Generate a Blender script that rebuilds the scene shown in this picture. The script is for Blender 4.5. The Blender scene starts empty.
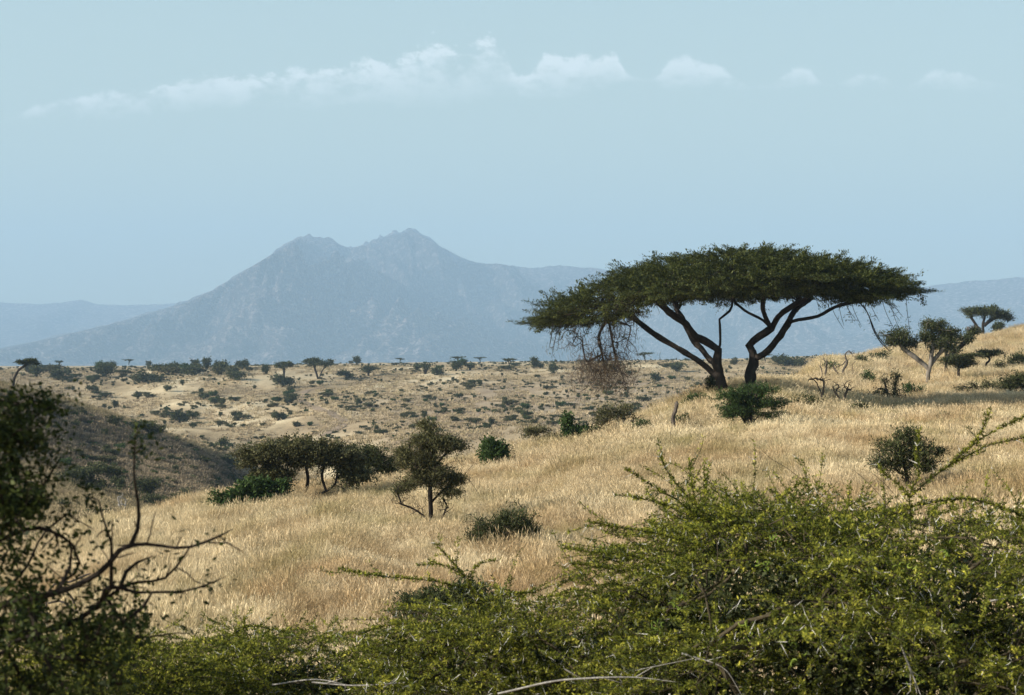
import bpy, math
import numpy as np
from mathutils import noise as mnoise, Vector

R = np.random.default_rng(7)
SC = bpy.context.scene
COL = SC.collection
F = 1911.0            # focal length in pixels of a 1024 px wide picture
H = 352.0             # image row of the horizon
SUN_EL, SUN_AZ = math.radians(23), math.atan2(-0.34, -0.94)   # direction towards the sun, seen from above

# ------------------------------------------------------------------ terrain
def pchip(xk, yk, x):
    xk = np.asarray(xk, float); yk = np.asarray(yk, float)
    h = np.maximum(np.diff(xk), 1e-6); d = np.diff(yk, axis=0) / (h if yk.ndim == 1 else h[:, None])
    m = np.zeros_like(yk)
    a, b = d[:-1], d[1:]
    s = (a * b) > 0
    m[1:-1] = np.where(s, 2 * a * b / np.where(s, a + b, 1), 0)
    m[0], m[-1] = d[0], d[-1]
    x = np.clip(x, xk[0], xk[-1]); i = np.clip(np.searchsorted(xk, x) - 1, 0, len(xk) - 2)
    t = (x - xk[i]) / h[i]; hh = h[i]
    if yk.ndim > 1: t = t[:, None]; hh = hh[:, None]
    t2, t3 = t * t, t * t * t
    return ((2*t3 - 3*t2 + 1) * yk[i] + (t3 - 2*t2 + t) * hh * m[i] + (-2*t3 + 3*t2) * yk[i+1] + (t3 - t2) * hh * m[i+1])

# each column of the land: list of (distance, image row) or (distance, None, height)
def far(a):
    return [(600, a), (800, a - 4), (1200, a - 5.5), (1900, None, -14), (3200, None, -50), (6000, None, -85), (20000, None, -85)]
N0 = [(1, None, -1.9), (6, None, -2.6), (12, None, -3.3)]
LEFT = [(25, 690), (50, 575), (100, 530), (160, 480), (200, 440), (262, 385), (290, None, -5.5), (350, None, -12), (420, None, -14), (500, 395)]
COLS = {
 -3000: N0 + [(25, 690), (60, None, -4), (150, None, 2), (262, None, 14), (400, None, 10)] + far(372),
 -600: N0 + [(25, 690), (60, None, -5), (150, None, -5), (262, 330), (350, None, -6), (500, 395)] + far(373),
 -120: N0 + [(25, 690), (50, 580), (100, 530), (160, 470), (200, 425), (262, 362), (290, None, -2), (350, None, -10), (420, None, -13), (500, 395)] + far(374),
 0: N0 + LEFT + far(374),
 100: N0 + [(25, 670), (52, 533), (75, None, -8), (100, 520), (140, 505), (180, 487), (220, 455), (275, 411), (300, None, -10), (350, None, -15), (420, None, -16), (500, 400)] + far(373),
 200: N0 + [(25, 660), (30, 620), (45, 545), (58, 507), (80, None, -8.5), (120, None, -12.5), (190, 500), (240, 470), (290, 446), (310, None, -15.6), (350, None, -17), (400, 430), (500, 396)] + far(372),
 262: N0 + [(25, 655), (30, 606), (45, 540), (60, 497), (80, None, -8.5), (120, None, -13.5), (180, None, -17), (250, None, -19), (300, 470), (350, 452), (420, 418), (500, 394)] + far(371),
 330: N0 + [(25, 650), (30, 600), (45, 530), (64, 487), (85, None, -8.5), (130, None, -14.5), (180, None, -17.5), (260, None, -18), (350, 441), (420, 412), (500, 391)] + far(370),
 400: N0 + [(25, 650), (35, 575), (50, 512), (68, 476), (90, None, -8), (130, None, -14), (180, None, -17), (250, None, -17.5), (300, 450), (400, 413), (500, 389)] + far(369),
 512: N0 + [(25, 650), (40, 540), (60, 478), (75, 452), (92, None, -6.5), (130, None, -13), (180, None, -16.5), (250, None, -16.8), (300, 440), (400, 408), (500, 384)] + far(368),
 620: N0 + [(25, 650), (40, 528), (60, 455), (82, 424), (100, None, -6), (140, None, -12), (200, None, -15.5), (300, 437), (400, 404), (500, 382)] + far(366.5),
 700: N0 + [(25, 640), (40, 520), (60, 445), (80, 403), (88, 395), (115, None, -5), (150, None, -10), (200, None, -13), (300, 430), (400, 400), (500, 380)] + far(365.5),
 760: N0 + [(25, 625), (40, 512), (60, 438), (84, 391), (100, 381), (125, None, -3.4), (180, None, -9), (250, None, -11), (400, None, -9), (500, None, -6.5)] + far(364),
 830: N0 + [(25, 600), (35, 520), (60, 435), (84, 404), (110, 380), (160, 360), (200, None, -2.4), (300, None, -8), (450, None, -8)] + far(362),
 900: N0 + [(25, 580), (30, 540), (50, 458), (70, 425), (100, 400), (130, 385), (200, 349), (250, None, -2), (350, None, -7)] + far(361),
 960: N0 + [(25, 575), (30, 535), (50, 457), (80, 410), (120, 384), (160, 362), (240, 339), (300, None, -1), (400, None, -6)] + far(361),
 1024: N0 + [(25, 570), (30, 530), (50, 455), (80, 408), (110, 386), (150, 364), (200, 344), (280, 325), (360, None, 1), (450, None, -5)] + far(361),
 1150: N0 + [(25, 565), (30, 525), (50, 450), (80, 400), (110, 375), (150, 350), (200, 325), (300, 303), (400, None, 4), (500, None, -5)] + far(361),
 2600: N0 + [(25, 560), (50, 440), (80, 380), (150, None, 3), (300, None, 14), (500, None, 5)] + far(361),
}
KX = np.array(sorted(COLS)); LG = np.linspace(0, math.log(20000), 500)
TAB = []
for k in KX:
    c = sorted(COLS[k])
    yy = [p[0] for p in c]; zz = [(p[2] if p[1] is None else -(p[1] - H) / F * p[0]) for p in c]
    TAB.append(pchip(np.log(yy), zz, LG))
TAB = np.array(TAB)
PXG = np.linspace(-3000, 2600, 1401)
GRID = pchip(KX, TAB, PXG)                       # (px, logy) -> z
ker = np.exp(-np.linspace(-2, 2, 9)**2); ker /= ker.sum()
GP = np.pad(GRID, ((4, 4), (0, 0)), mode='edge')
GRID = sum(ker[i] * GP[i:i+len(PXG)] for i in range(9))

def vnoise(x, y, seed=0):
    """smooth value noise on numpy arrays, about -1..1"""
    xi = np.floor(x).astype(np.int64); yi = np.floor(y).astype(np.int64)
    fx = x - xi; fy = y - yi
    fx = fx*fx*(3-2*fx); fy = fy*fy*(3-2*fy)
    def h(a, b):
        n = (a * 374761393 + b * 668265263 + seed * 974634777) & 0xffffffff
        n = ((n ^ (n >> 13)) * 1274126177) & 0xffffffff
        return ((n ^ (n >> 16)) & 0xffff) / 32767.5 - 1
    return (h(xi, yi)*(1-fx) + h(xi+1, yi)*fx)*(1-fy) + (h(xi, yi+1)*(1-fx) + h(xi+1, yi+1)*fx)*fy
def fbm(x, y, o=4, seed=0, ridged=False):
    s = 0; a = 1; t = 0
    for k in range(o):
        n = vnoise(x * 2**k + 17.3*k, y * 2**k - 9.1*k, seed + k)
        s = s + a * ((1 - 2*np.abs(n)) if ridged else n); t += a; a *= 0.5
    return s / t

def ground(x, y):
    x = np.asarray(x, float); y = np.asarray(y, float)
    ye = np.clip(y, 15, 19999); px = 512 + F * x / ye
    lx = np.clip(np.log(np.clip(y, 1, 19999)) / LG[-1] * (len(LG) - 1), 0, len(LG) - 1.001)
    gx = np.clip((px + 3000) / 4.0, 0, len(PXG) - 1.001)
    i = gx.astype(int); j = lx.astype(int); a = gx - i; b = lx - j
    z = (GRID[i, j]*(1-a) + GRID[i+1, j]*a)*(1-b) + (GRID[i, j+1]*(1-a) + GRID[i+1, j+1]*a)*b
    z = z + 0.10 * fbm(x/3.1, y/3.1, 3, 5) * np.clip(y/30, 0.3, 1)
    w = np.clip((y - 150) / 250, 0, 1)
    z = z + w * (0.95 * fbm(x/27.0, y/60.0, 4, 11, True) + 0.5 * fbm(x/60., y/60., 2, 3)) * np.clip(1.6 - y/1200, 0.35, 1)
    return z

def hit(px, py, y0=14, y1=700):
    """first place where the line of sight at an image position meets the land"""
    yy = np.exp(np.linspace(math.log(y0), math.log(y1), 1500))
    xx = (px - 512) / F * yy
    row = H - F * ground(xx, yy) / yy
    k = np.where(row <= py)[0]
    i = k[0] if len(k) else int(np.argmin(row))
    return float(xx[i]), float(yy[i]), float(ground(xx[i], yy[i]))
def atdist(px, y):
    x = (px - 512) / F * y
    return float(x), float(y), float(ground(x, y))

# ------------------------------------------------------------------ objects
def tag(o, label=None, cat=None, group=None, kind=None):
    if label: o['label'] = label
    if cat: o['category'] = cat
    if group: o['group'] = group
    if kind: o['kind'] = kind
    return o
def empty(name, loc):
    o = bpy.data.objects.new(name, None); COL.objects.link(o); o.location = loc; o.empty_display_size = 0.3
    return o
def mesh_np(name, verts, faces, mats, v=None, smooth=False, mi=None):
    """faces: (n,3) or (n,4) int array, or a list of such arrays"""
    me = bpy.data.meshes.new(name)
    fl = faces if isinstance(faces, list) else [faces]
    fl = [f for f in fl if len(f)]
    verts = np.asarray(verts, np.float32)
    me.vertices.add(len(verts)); me.vertices.foreach_set('co', verts.ravel())
    loops = np.concatenate([f.ravel() for f in fl]).astype(np.int32)
    cnt = np.concatenate([np.full(len(f), f.shape[1]) for f in fl])
    st = np.concatenate([[0], np.cumsum(cnt)[:-1]]).astype(np.int32)
    me.loops.add(len(loops)); me.loops.foreach_set('vertex_index', loops)
    me.polygons.add(len(cnt)); me.polygons.foreach_set('loop_start', st)
    me.polygons.foreach_set('loop_total', cnt.astype(np.int32))
    if mi is not None: me.polygons.foreach_set('material_index', np.asarray(mi, np.int32))
    me.polygons.foreach_set('use_smooth', np.full(len(cnt), smooth, bool))
    for m in (mats if isinstance(mats, (list, tuple)) else [mats]): me.materials.append(m)
    if v is not None:
        at = me.attributes.new('v', 'FLOAT', 'POINT'); at.data.foreach_set('value', np.asarray(v, np.float32))
    me.update(calc_edges=True)
    return me
def link(name, me, parent=None, loc=None):
    o = bpy.data.objects.new(name, me); COL.objects.link(o)
    if parent: o.parent = parent
    if loc is not None: o.location = loc
    return o

# ------------------------------------------------------------------ materials
def nt(name):
    m = bpy.data.materials.new(name); m.use_nodes = True
    t = m.node_tree; t.nodes.clear()
    return m, t
def N(t, kind, **kw):
    n = t.nodes.new(kind)
    for k, v in kw.items():
        if k[0] == '_': n.inputs[k[1:]].default_value = v
        else: setattr(n, k, v)
    return n
def ramp(t, src, stops, interp='LINEAR'):
    r = N(t, 'ShaderNodeValToRGB'); r.color_ramp.interpolation = interp
    e = r.color_ramp.elements
    while len(e) < len(stops): e.new(0.5)
    for el, (p, c) in zip(e, stops):
        el.position = p; el.color = (c[0], c[1], c[2], 1) if isinstance(c, (tuple, list)) else (c, c, c, 1)
    t.links.new(src, r.inputs[0]); return r.outputs[0]
def mix(t, fac, a, b, mode='MIX'):
    m = N(t, 'ShaderNodeMix', data_type='RGBA', blend_type=mode)
    for s, k in ((fac, 0), (a, 6), (b, 7)):
        if hasattr(s, 'is_linked') or hasattr(s, 'links'): t.links.new(s, m.inputs[k])
        else: m.inputs[k].default_value = s if k == 0 else (*s, 1)
    return m.outputs[2]
def noise(t, vec, scale, detail=4, rough=0.55, dist=0.0):
    n = N(t, 'ShaderNodeTexNoise', _Scale=scale, _Detail=detail, _Roughness=rough, _Distortion=dist)
    if vec is not None: t.links.new(vec, n.inputs['Vector'])
    return n.outputs[0]
def principled(t, col, rough=0.8, spec=0.2, normal=None):
    b = N(t, 'ShaderNodeBsdfPrincipled'); o = N(t, 'ShaderNodeOutputMaterial')
    t.links.new(col, b.inputs['Base Color']); b.inputs['Roughness'].default_value = rough
    b.inputs['Specular IOR Level'].default_value = spec
    if normal is not None: t.links.new(normal, b.inputs['Normal'])
    t.links.new(b.outputs[0], o.inputs[0]); return b, o

def leaf_mat(name, cols, trans=0.28, clump=0.8, rough=0.6, spec=0.15):
    m, t = nt(name)
    at = N(t, 'ShaderNodeAttribute', attribute_name='v')
    c1 = ramp(t, at.outputs['Fac'], [(i/(len(cols)-1), c) for i, c in enumerate(cols)])
    tc = N(t, 'ShaderNodeTexCoord')
    n = noise(t, tc.outputs['Object'], clump, 3)
    c2 = ramp(t, n, [(0.3, 0.72), (0.7, 1.3)])
    col = mix(t, 1.0, c1, c2, 'MULTIPLY')
    b, o = principled(t, col, rough, spec)
    tr = N(t, 'ShaderNodeBsdfTranslucent'); t.links.new(col, tr.inputs[0])
    ms = N(t, 'ShaderNodeMixShader', _Fac=trans)
    t.links.new(b.outputs[0], ms.inputs[1]); t.links.new(tr.outputs[0], ms.inputs[2]); t.links.new(ms.outputs[0], o.inputs[0])
    return m
def bark_mat(name, dark, light, scale=6.0):
    m, t = nt(name)
    tc = N(t, 'ShaderNodeTexCoord'); mp = N(t, 'ShaderNodeMapping', _Scale=(1, 1, 0.35)); t.links.new(tc.outputs['Object'], mp.inputs[0])
    n = noise(t, mp.outputs[0], scale, 6, 0.65, 0.4)
    c = ramp(t, n, [(0.3, dark), (0.7, light)])
    bp = N(t, 'ShaderNodeBump', _Strength=0.7, _Distance=0.03); t.links.new(n, bp.inputs['Height'])
    principled(t, c, 0.9, 0.1, bp.outputs[0]); return m

M = {
 'acacia_leaf': leaf_mat('acacia leaf', [(.026,.036,.010), (.060,.073,.019), (.130,.138,.038)], .22, .5),
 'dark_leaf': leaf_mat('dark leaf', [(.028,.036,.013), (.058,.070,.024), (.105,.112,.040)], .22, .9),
 'olive_leaf': leaf_mat('olive leaf', [(.045,.048,.022), (.098,.096,.040), (.175,.165,.072)], .22, .9),
 'green_leaf': leaf_mat('green leaf', [(.030,.055,.016), (.052,.090,.024), (.085,.13,.036)], .3, .9),
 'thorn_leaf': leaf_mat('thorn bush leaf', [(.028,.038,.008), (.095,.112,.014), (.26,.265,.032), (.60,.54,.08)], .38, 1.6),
 'shade_leaf': leaf_mat('near tree leaf', [(.018,.028,.008), (.040,.056,.013), (.085,.10,.024)], .35, 2.0),  # shade on the near tree is put into these darker leaf colours
 'dry_twig': leaf_mat('dry twig', [(.050,.036,.026), (.095,.068,.046), (.16,.12,.08)], .1, 1.0),
 'pod': leaf_mat('seed pod', [(.14,.20,.03), (.25,.31,.05)], .3, 3.0),
 'bark': bark_mat('bark', (.014,.011,.009), (.042,.033,.026)),
 'grey_bark': bark_mat('grey bark', (.09,.075,.06), (.26,.23,.19)),
 'snag': bark_mat('dead wood', (.05,.04,.034), (.15,.125,.10)),
 'pale_wood': bark_mat('bleached wood', (.20,.18,.155), (.48,.45,.40), 14),
 'thorn': bark_mat('white thorn', (.50,.48,.42), (.78,.76,.70), 20),
 'moss_bark': bark_mat('twig bark', (.028,.024,.015), (.085,.068,.040), 14),
}

def ground_material():
    m, t = nt('ground')
    g = N(t, 'ShaderNodeNewGeometry'); P = g.outputs['Position']
    a = N(t, 'ShaderNodeAttribute', attribute_name='zone')        # x: far plain, y: scrubby slope, z: reddish bare soil
    sep = N(t, 'ShaderNodeSeparateXYZ'); t.links.new(a.outputs['Vector'], sep.inputs[0])
    st = N(t, 'ShaderNodeMapping', _Scale=(1, 0.45, 1)); t.links.new(P, st.inputs[0]); Q = st.outputs[0]
    n1 = noise(t, P, 0.35, 6, 0.6); n2 = noise(t, Q, 0.055, 5, 0.6, 0.5); n3 = noise(t, Q, 0.012, 4, 0.55, 0.4); n4 = noise(t, P, 2.2, 5, 0.7)
    near = ramp(t, n1, [(0.3, (.22,.155,.085)), (0.7, (.36,.265,.15))])
    plain = ramp(t, n2, [(0.34, (.34,.255,.145)), (0.5, (.58,.445,.26)), (0.64, (.80,.655,.41))])
    plain = mix(t, ramp(t, n3, [(0.44, 0.0), (0.62, 0.55)]), plain, (.32, .24, .15))
    plain = mix(t, 1.0, plain, ramp(t, n4, [(0.3, .60), (0.7, 1.3)]), 'MULTIPLY')
    plain = mix(t, sep.outputs[2], plain, mix(t, ramp(t, n4, [(.4, 0.), (.6, 1.)]), (.24, .178, .13), (.40, .305, .22)))
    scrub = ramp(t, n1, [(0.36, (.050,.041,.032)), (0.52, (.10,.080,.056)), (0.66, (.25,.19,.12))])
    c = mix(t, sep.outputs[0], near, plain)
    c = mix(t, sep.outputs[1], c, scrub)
    hgt = mix(t, 0.5, n1, n4)
    bp = N(t, 'ShaderNodeBump', _Strength=0.8, _Distance=0.5); t.links.new(hgt, bp.inputs['Height'])
    principled(t, c, 0.95, 0.05, bp.outputs[0]); return m

# ------------------------------------------------------------------ the land
def sgrid():
    a = np.linspace(-0.36, 0.36, 361); b = 0.36 + (1.3 - 0.36) * np.linspace(0, 1, 60)[1:]**1.3
    return np.concatenate([-b[::-1], a, b])
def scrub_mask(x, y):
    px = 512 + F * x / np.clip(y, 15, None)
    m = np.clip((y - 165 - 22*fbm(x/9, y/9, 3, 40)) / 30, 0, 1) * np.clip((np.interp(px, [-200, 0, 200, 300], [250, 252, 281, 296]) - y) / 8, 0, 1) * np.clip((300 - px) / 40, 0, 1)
    # ends short of the crest so its sunlit rim is painted paler
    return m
def build_ground():
    s = sgrid()
    y = np.concatenate([np.linspace(-60, 8, 25)[:-1], np.exp(np.linspace(math.log(8), math.log(1400), 520)), np.exp(np.linspace(math.log(1400), math.log(15500), 60))[1:]])
    Y, S = np.meshgrid(y, s, indexing='ij')
    X = S * (np.abs(Y) + 30) * (1 - 0.55 * np.clip((Y - 2000) / 13500, 0, 1))
    Z = ground(X, Y)
    V = np.stack([X, Y, Z], -1).reshape(-1, 3)
    n, k = Y.shape
    idx = np.arange(n*k).reshape(n, k)
    Fc = np.stack([idx[:-1, :-1], idx[:-1, 1:], idx[1:, 1:], idx[1:, :-1]], -1).reshape(-1, 4)
    me = mesh_np('ground', V, Fc, ground_material(), smooth=True)
    x, yy = V[:, 0], V[:, 1]; px = 512 + F * x / np.clip(yy, 15, None)
    zx = np.clip((yy - 105 - 15*fbm(x/12, yy/12, 2, 8)) / 60, 0, 1) * np.clip((820 - px) / 60, 0, 1)
    zx = np.maximum(zx, np.clip((yy - 400) / 100, 0, 1))
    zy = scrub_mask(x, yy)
    row = H - F * V[:, 2] / np.clip(yy, 15, None)
    zz = np.clip((yy - 290) / 60, 0, 1) * np.clip((545 - yy) / 70, 0, 1) * np.clip((px - 330 + 60*fbm(x/14, yy/30, 3, 77)) / 120, 0, 1)
    zz = .7 * zz * np.clip(0.75 + 0.7*fbm(x/10, yy/34, 3, 21), 0, 1)
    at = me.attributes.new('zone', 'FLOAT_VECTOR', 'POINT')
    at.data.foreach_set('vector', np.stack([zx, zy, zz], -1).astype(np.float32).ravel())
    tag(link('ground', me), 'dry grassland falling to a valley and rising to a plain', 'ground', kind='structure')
build_ground()

def mountain_material(name, c1, c2, c3):
    m, t = nt(name)
    g = N(t, 'ShaderNodeNewGeometry'); P = g.outputs['Position']
    n1 = noise(t, P, 0.0035, 6, 0.65, 0.3); n2 = noise(t, P, 0.040, 5, 0.8); n3 = noise(t, P, 0.0011, 3, 0.5)
    c = ramp(t, n1, [(0.35, c1), (0.65, c2)])
    c = mix(t, ramp(t, n2, [(0.49, 0.0), (0.62, 0.9)]), c, c3)
    c = mix(t, ramp(t, n3, [(0.42, 0.0), (0.62, 0.45)]), c, c1)
    bp = N(t, 'ShaderNodeBump', _Strength=1.0, _Distance=110); t.links.new(n2, bp.inputs['Height'])
    principled(t, c, 0.95, 0.05, bp.outputs[0]); return m

def mountain(name, label, crest, y0, front, back, mat, seed, amp, slope=1.0, sp=520.0, lean=0.0):
    """crest: list of (image column, image row) of the ridge line standing at distance y0"""
    px = np.array([c[0] for c in crest], float); py = np.array([c[1] for c in crest], float)
    xk = (px - 512) / F * y0; zk = (H - py) / F * y0
    x = np.linspace(xk[0], xk[-1], 520); v = np.linspace(-1, 1, 200)
    Xc, Vv = np.meshgrid(x, v)
    base = -90.0
    top = np.interp(x, xk, zk)
    k = np.exp(-np.linspace(-2.2, 2.2, 7)**2); k /= k.sum(); top = np.convolve(np.pad(top, 3, mode='edge'), k, 'valid')
    T = np.broadcast_to(top, Xc.shape) - base
    dist = np.where(Vv < 0, -Vv * front, Vv * back)
    Yc = y0 + np.where(Vv < 0, -dist, dist)
    fall = np.clip(dist / (np.where(Vv < 0, front, back)), 0, 1)
    prof = (1 - fall)**slope
    wx = Xc + lean * dist
    spur = fbm(wx/sp, Yc/(sp*2.6), 5, seed, True)
    spur2 = fbm(wx/(sp*.23), Yc/(sp*.4), 4, seed + 50, True)
    env = np.sin(np.pi * np.clip(fall, 0, 1))**0.7
    env = env * np.clip(fall/.34, 0, 1)
    Z = base + T * prof + amp * ((spur - .15) * env * T / 600 + 0.16 * spur2 * (0.25 + env) * T / 600)
    Z = Z + 5 * fbm(Xc/38, Yc/60, 3, seed + 90) * np.clip(Z/250, 0, 1)
    lim = np.interp(512 + F*Xc/Yc, px, H - py)/F*Yc + 4*fbm(Xc/30, Yc/40, 3, seed + 7)   # spurs stay below the summit line
    Z = np.where((Vv < 0) & (fall > .01), np.minimum(Z, np.maximum(lim - 6, base)), Z)
    Z = np.maximum(Z, base - 20)
    V = np.stack([Xc, Yc, Z], -1).reshape(-1, 3)
    n, kk = Xc.shape; idx = np.arange(n*kk).reshape(n, kk)
    Fc = np.stack([idx[:-1, :-1], idx[:-1, 1:], idx[1:, 1:], idx[1:, :-1]], -1).reshape(-1, 4)
    tag(link(name, mesh_np(name, V, Fc, mat, smooth=True)), label, 'mountain', kind='structure')

MM = mountain_material('mountain', (.05, .05, .06), (.20, .17, .16), (.80, .64, .57))
mountain('mountain', 'rocky left summit with a long slope down to the left',
         [(-120, 356), (0, 348), (60, 335), (120, 321), (165, 308), (190, 300), (214, 289), (227, 281), (246, 269), (266, 257), (280, 248), (293, 241), (302, 236), (309, 233.5), (318, 236), (326, 239), (334, 238), (345, 245), (353, 253), (372, 266), (391, 277), (405, 284), (424, 291), (452, 300), (480, 313), (500, 328), (540, 342), (600, 354)],
         9600, 2600, 1500, MM, 3, 520, 1.15, 470, 0.35)
mountain('mountain', 'rounded right summit behind the left one, joined to a level ridge',
         [(230, 330), (280, 290), (320, 262), (345, 249), (358, 245), (367, 244), (376, 239), (384, 237), (391, 234), (401, 233), (411, 229), (420, 234), (435, 242), (451, 251), (466, 262), (476, 263), (495, 263), (520, 266), (560, 267), (600, 270), (640, 275), (690, 284), (740, 290), (800, 300), (880, 320), (960, 345)],
         10500, 2400, 1600, MM, 9, 430, 1.25, 520, -0.3)
mountain('mountain', 'low even ridge along the right of the horizon',
         [(560, 350), (640, 310), (700, 292), (770, 290), (830, 291), (880, 288), (910, 289), (940, 284), (975, 281), (1000, 279), (1030, 276), (1100, 272), (1200, 280), (1300, 300)],
         10800, 2900, 1500, MM, 15, 150, 1.2, 600, 0.1)
mountain('mountain', 'faint flat ridge on the left of the horizon',
         [(-330, 320), (-200, 300), (-100, 301), (0, 302), (40, 304), (66, 302), (81, 299), (96, 304), (130, 305), (180, 303), (250, 304), (330, 318), (420, 345)],
         13200, 2400, 1300, MM, 25, 130, 1.2, 600, 0.1)

# dirt track on the far slope
def track():
    pts = [(318, 388), (306, 391), (299, 398), (306, 404), (318, 409), (332, 414), (341, 419), (343, 425), (334, 431), (322, 436)]
    w = [hit(px, py, 300) for px, py in pts]
    P = np.array(w); t = np.linspace(0, len(P) - 1, 90)
    x = pchip(np.arange(len(P)), P[:, 0], t); y = pchip(np.arange(len(P)), P[:, 1], t)
    d = np.stack([np.gradient(x), np.gradient(y)], -1); d /= np.linalg.norm(d, axis=1)[:, None] + 1e-9
    nrm = np.stack([-d[:, 1], d[:, 0]], -1)
    V = []
    for o in np.linspace(-1.0, 1.0, 5):
        xx = x + nrm[:, 0]*o; yy = y + nrm[:, 1]*o
        V.append(np.stack([xx, yy, ground(xx, yy) + 0.10 - 0.02*abs(o)], -1))
    V = np.array(V); idx = np.arange(5*90).reshape(5, 90)
    Fc = np.stack([idx[:-1, :-1], idx[1:, :-1], idx[1:, 1:], idx[:-1, 1:]], -1).reshape(-1, 4)
    m, tt = nt('track soil'); tc = N(tt, 'ShaderNodeTexCoord')
    principled(tt, ramp(tt, noise(tt, tc.outputs['Object'], 0.6, 5), [(0.3, (.24, .18, .125)), (0.7, (.34, .26, .18))]), 0.95, 0.05)
    tag(link('dirt_track', mesh_np('dirt_track', V.reshape(-1, 3), Fc, m, smooth=True)), 'winding worn dirt track on the far slope', 'track', kind='structure')
track()

# ------------------------------------------------------------------ plants: skeleton, tubes, leaves
class Skel:
    def __init__(self, rng):
        self.p = []; self.par = []; self.rng = rng
    def add(self, p, par):
        self.p.append(np.asarray(p, float)); self.par.append(par); return len(self.p) - 1
    def limb(self, pts, par=-1, step=0.25):
        """a hand-laid limb through the given points, subdivided; returns index of its last node"""
        pts = [np.asarray(q, float) for q in pts]
        if par >= 0: pts = [self.p[par]] + pts
        P = np.array(pts); seg = np.r_[0, np.cumsum(np.linalg.norm(np.diff(P, axis=0), axis=1))]
        n = max(2, int(seg[-1] / step)); tt = np.linspace(0, seg[-1], n + 1)
        Q = np.stack([pchip(seg, P[:, i], tt) if len(P) > 2 else np.interp(tt, seg, P[:, i]) for i in range(3)], -1)
        last = par
        for k, q in enumerate(Q):
            if k == 0 and par >= 0: continue
            last = self.add(q, last)
        return last
    def nearest(self, q):
        P = np.array(self.p); return int(np.argmin(((P - np.asarray(q))**2).sum(1)))
    def grow(self, targets, step=0.3, wob=0.12, up=0.0, skip=0, start_dir=0.5, order=None):
        rng = self.rng
        T = np.array(targets)
        P = np.array(self.p)
        d0 = np.array([((P - t)**2).sum(1).min() for t in T])
        n0 = len(P); buf = np.zeros((n0 + len(T) * 30, 3)); buf[:n0] = P
        D = np.zeros_like(buf)
        for i in range(n0):
            if self.par[i] >= 0: D[i] = buf[i] - buf[self.par[i]]
        nn = np.linalg.norm(D[:n0], axis=1)[:, None] + 1e-9; D[:n0] /= nn
        par = self.par; cnt = n0; tips = []
        for ti in np.argsort(d0):
            t = T[ti]; V = t - buf[skip:cnt]; L = np.sqrt((V**2).sum(1)) + 1e-6
            c = (V * D[skip:cnt]).sum(1) / L
            cost = L * (1.25 - 0.45 * c)
            k = int(np.argmin(cost)) + skip; L = L[k - skip]
            n = int(min(28, max(1, round(L / step))))
            p0 = buf[k]; d = D[k]
            c1 = p0 + d * L * start_dir * 0.6 + np.array([0, 0, up * L])
            last = k
            for s in range(1, n + 1):
                u = s / n
                q = (1-u)**2 * p0 + 2*u*(1-u) * c1 + u*u * t
                if s < n: q = q + rng.normal(0, wob * step, 3)
                buf[cnt] = q; dd = q - buf[last]; D[cnt] = dd / (np.linalg.norm(dd) + 1e-9)
                par.append(last); last = cnt; cnt += 1
            tips.append(last)
        self.p = [b for b in buf[:cnt]]
        return tips
    def radii(self, base, tip, power=2.2):
        n = len(self.p); c = np.zeros(n); ch = np.zeros(n, int)
        par = self.par
        for i in range(n - 1, -1, -1):
            if ch[i] == 0: c[i] = 1
            if par[i] >= 0: c[par[i]] += c[i]; ch[par[i]] += 1
        r = tip * c**(1/power)
        rmax = r.max()
        if rmax > base:  # compress
            k = math.log(base/tip) / math.log(rmax/tip)
            r = tip * (r/tip)**k
        else:
            k = math.log(base/tip) / max(1e-6, math.log(rmax/tip)); r = tip * (r/tip)**k
        self.c = c
        return r
    def tubes(self, r, minr=0.0, flare=0.0):
        """vertices and quads of round tapering branches"""
        P = np.array(self.p); par = self.par; n = len(P)
        kids = [[] for _ in range(n)]
        for i in range(n):
            if par[i] >= 0: kids[par[i]].append(i)
        VV, FF = [], []; off = 0
        starts = [(i, -1) for i in range(n) if par[i] < 0]
        rng = self.rng
        while starts:
            i, pr = starts.pop()
            chain = [pr] if pr >= 0 else []
            first = i
            while True:
                chain.append(i)
                if not kids[i]: break
                ks = sorted(kids[i], key=lambda k: -r[k])
                for k in ks[1:]:
                    if r[k] >= minr: starts.append((k, i))
                if r[ks[0]] < minr: break
                i = ks[0]
            if len(chain) < 2: continue
            C = P[chain]; rr = r[chain].copy()
            if pr >= 0: rr[0] = r[first] * 1.05
            sides = 10 if rr.max() > 0.12 else (7 if rr.max() > 0.04 else (5 if rr.max() > 0.012 else 4))
            tan = np.gradient(C, axis=0); tan /= np.linalg.norm(tan, axis=1)[:, None] + 1e-9
            ref = np.array([0.3, 1.0, 0.2]); 
            if abs(np.dot(tan[0], ref/np.linalg.norm(ref))) > 0.9: ref = np.array([1.0, 0, 0.3])
            u = np.cross(tan, ref); u /= np.linalg.norm(u, axis=1)[:, None] + 1e-9
            w = np.cross(tan, u)
            a = np.linspace(0, 2*np.pi, sides, endpoint=False)
            lump = 1 + (0.10 * rng.normal(size=(len(C), sides)) if rr.max() > 0.03 else 0)
            rr[-1] *= 0.5
            ring = C[:, None] + (rr[:, None, None] * (lump[..., None] if np.ndim(lump) else 1)) * (np.cos(a)[None, :, None]*u[:, None] + np.sin(a)[None, :, None]*w[:, None])
            m = len(C)
            idx = off + np.arange(m*sides).reshape(m, sides); nx = np.roll(idx, -1, axis=1)
            FF.append(np.stack([idx[:-1], nx[:-1], nx[1:], idx[1:]], -1).reshape(-1, 4))
            VV.append(ring.reshape(-1, 3)); off += m*sides
        return np.concatenate(VV), np.concatenate(FF)

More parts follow.
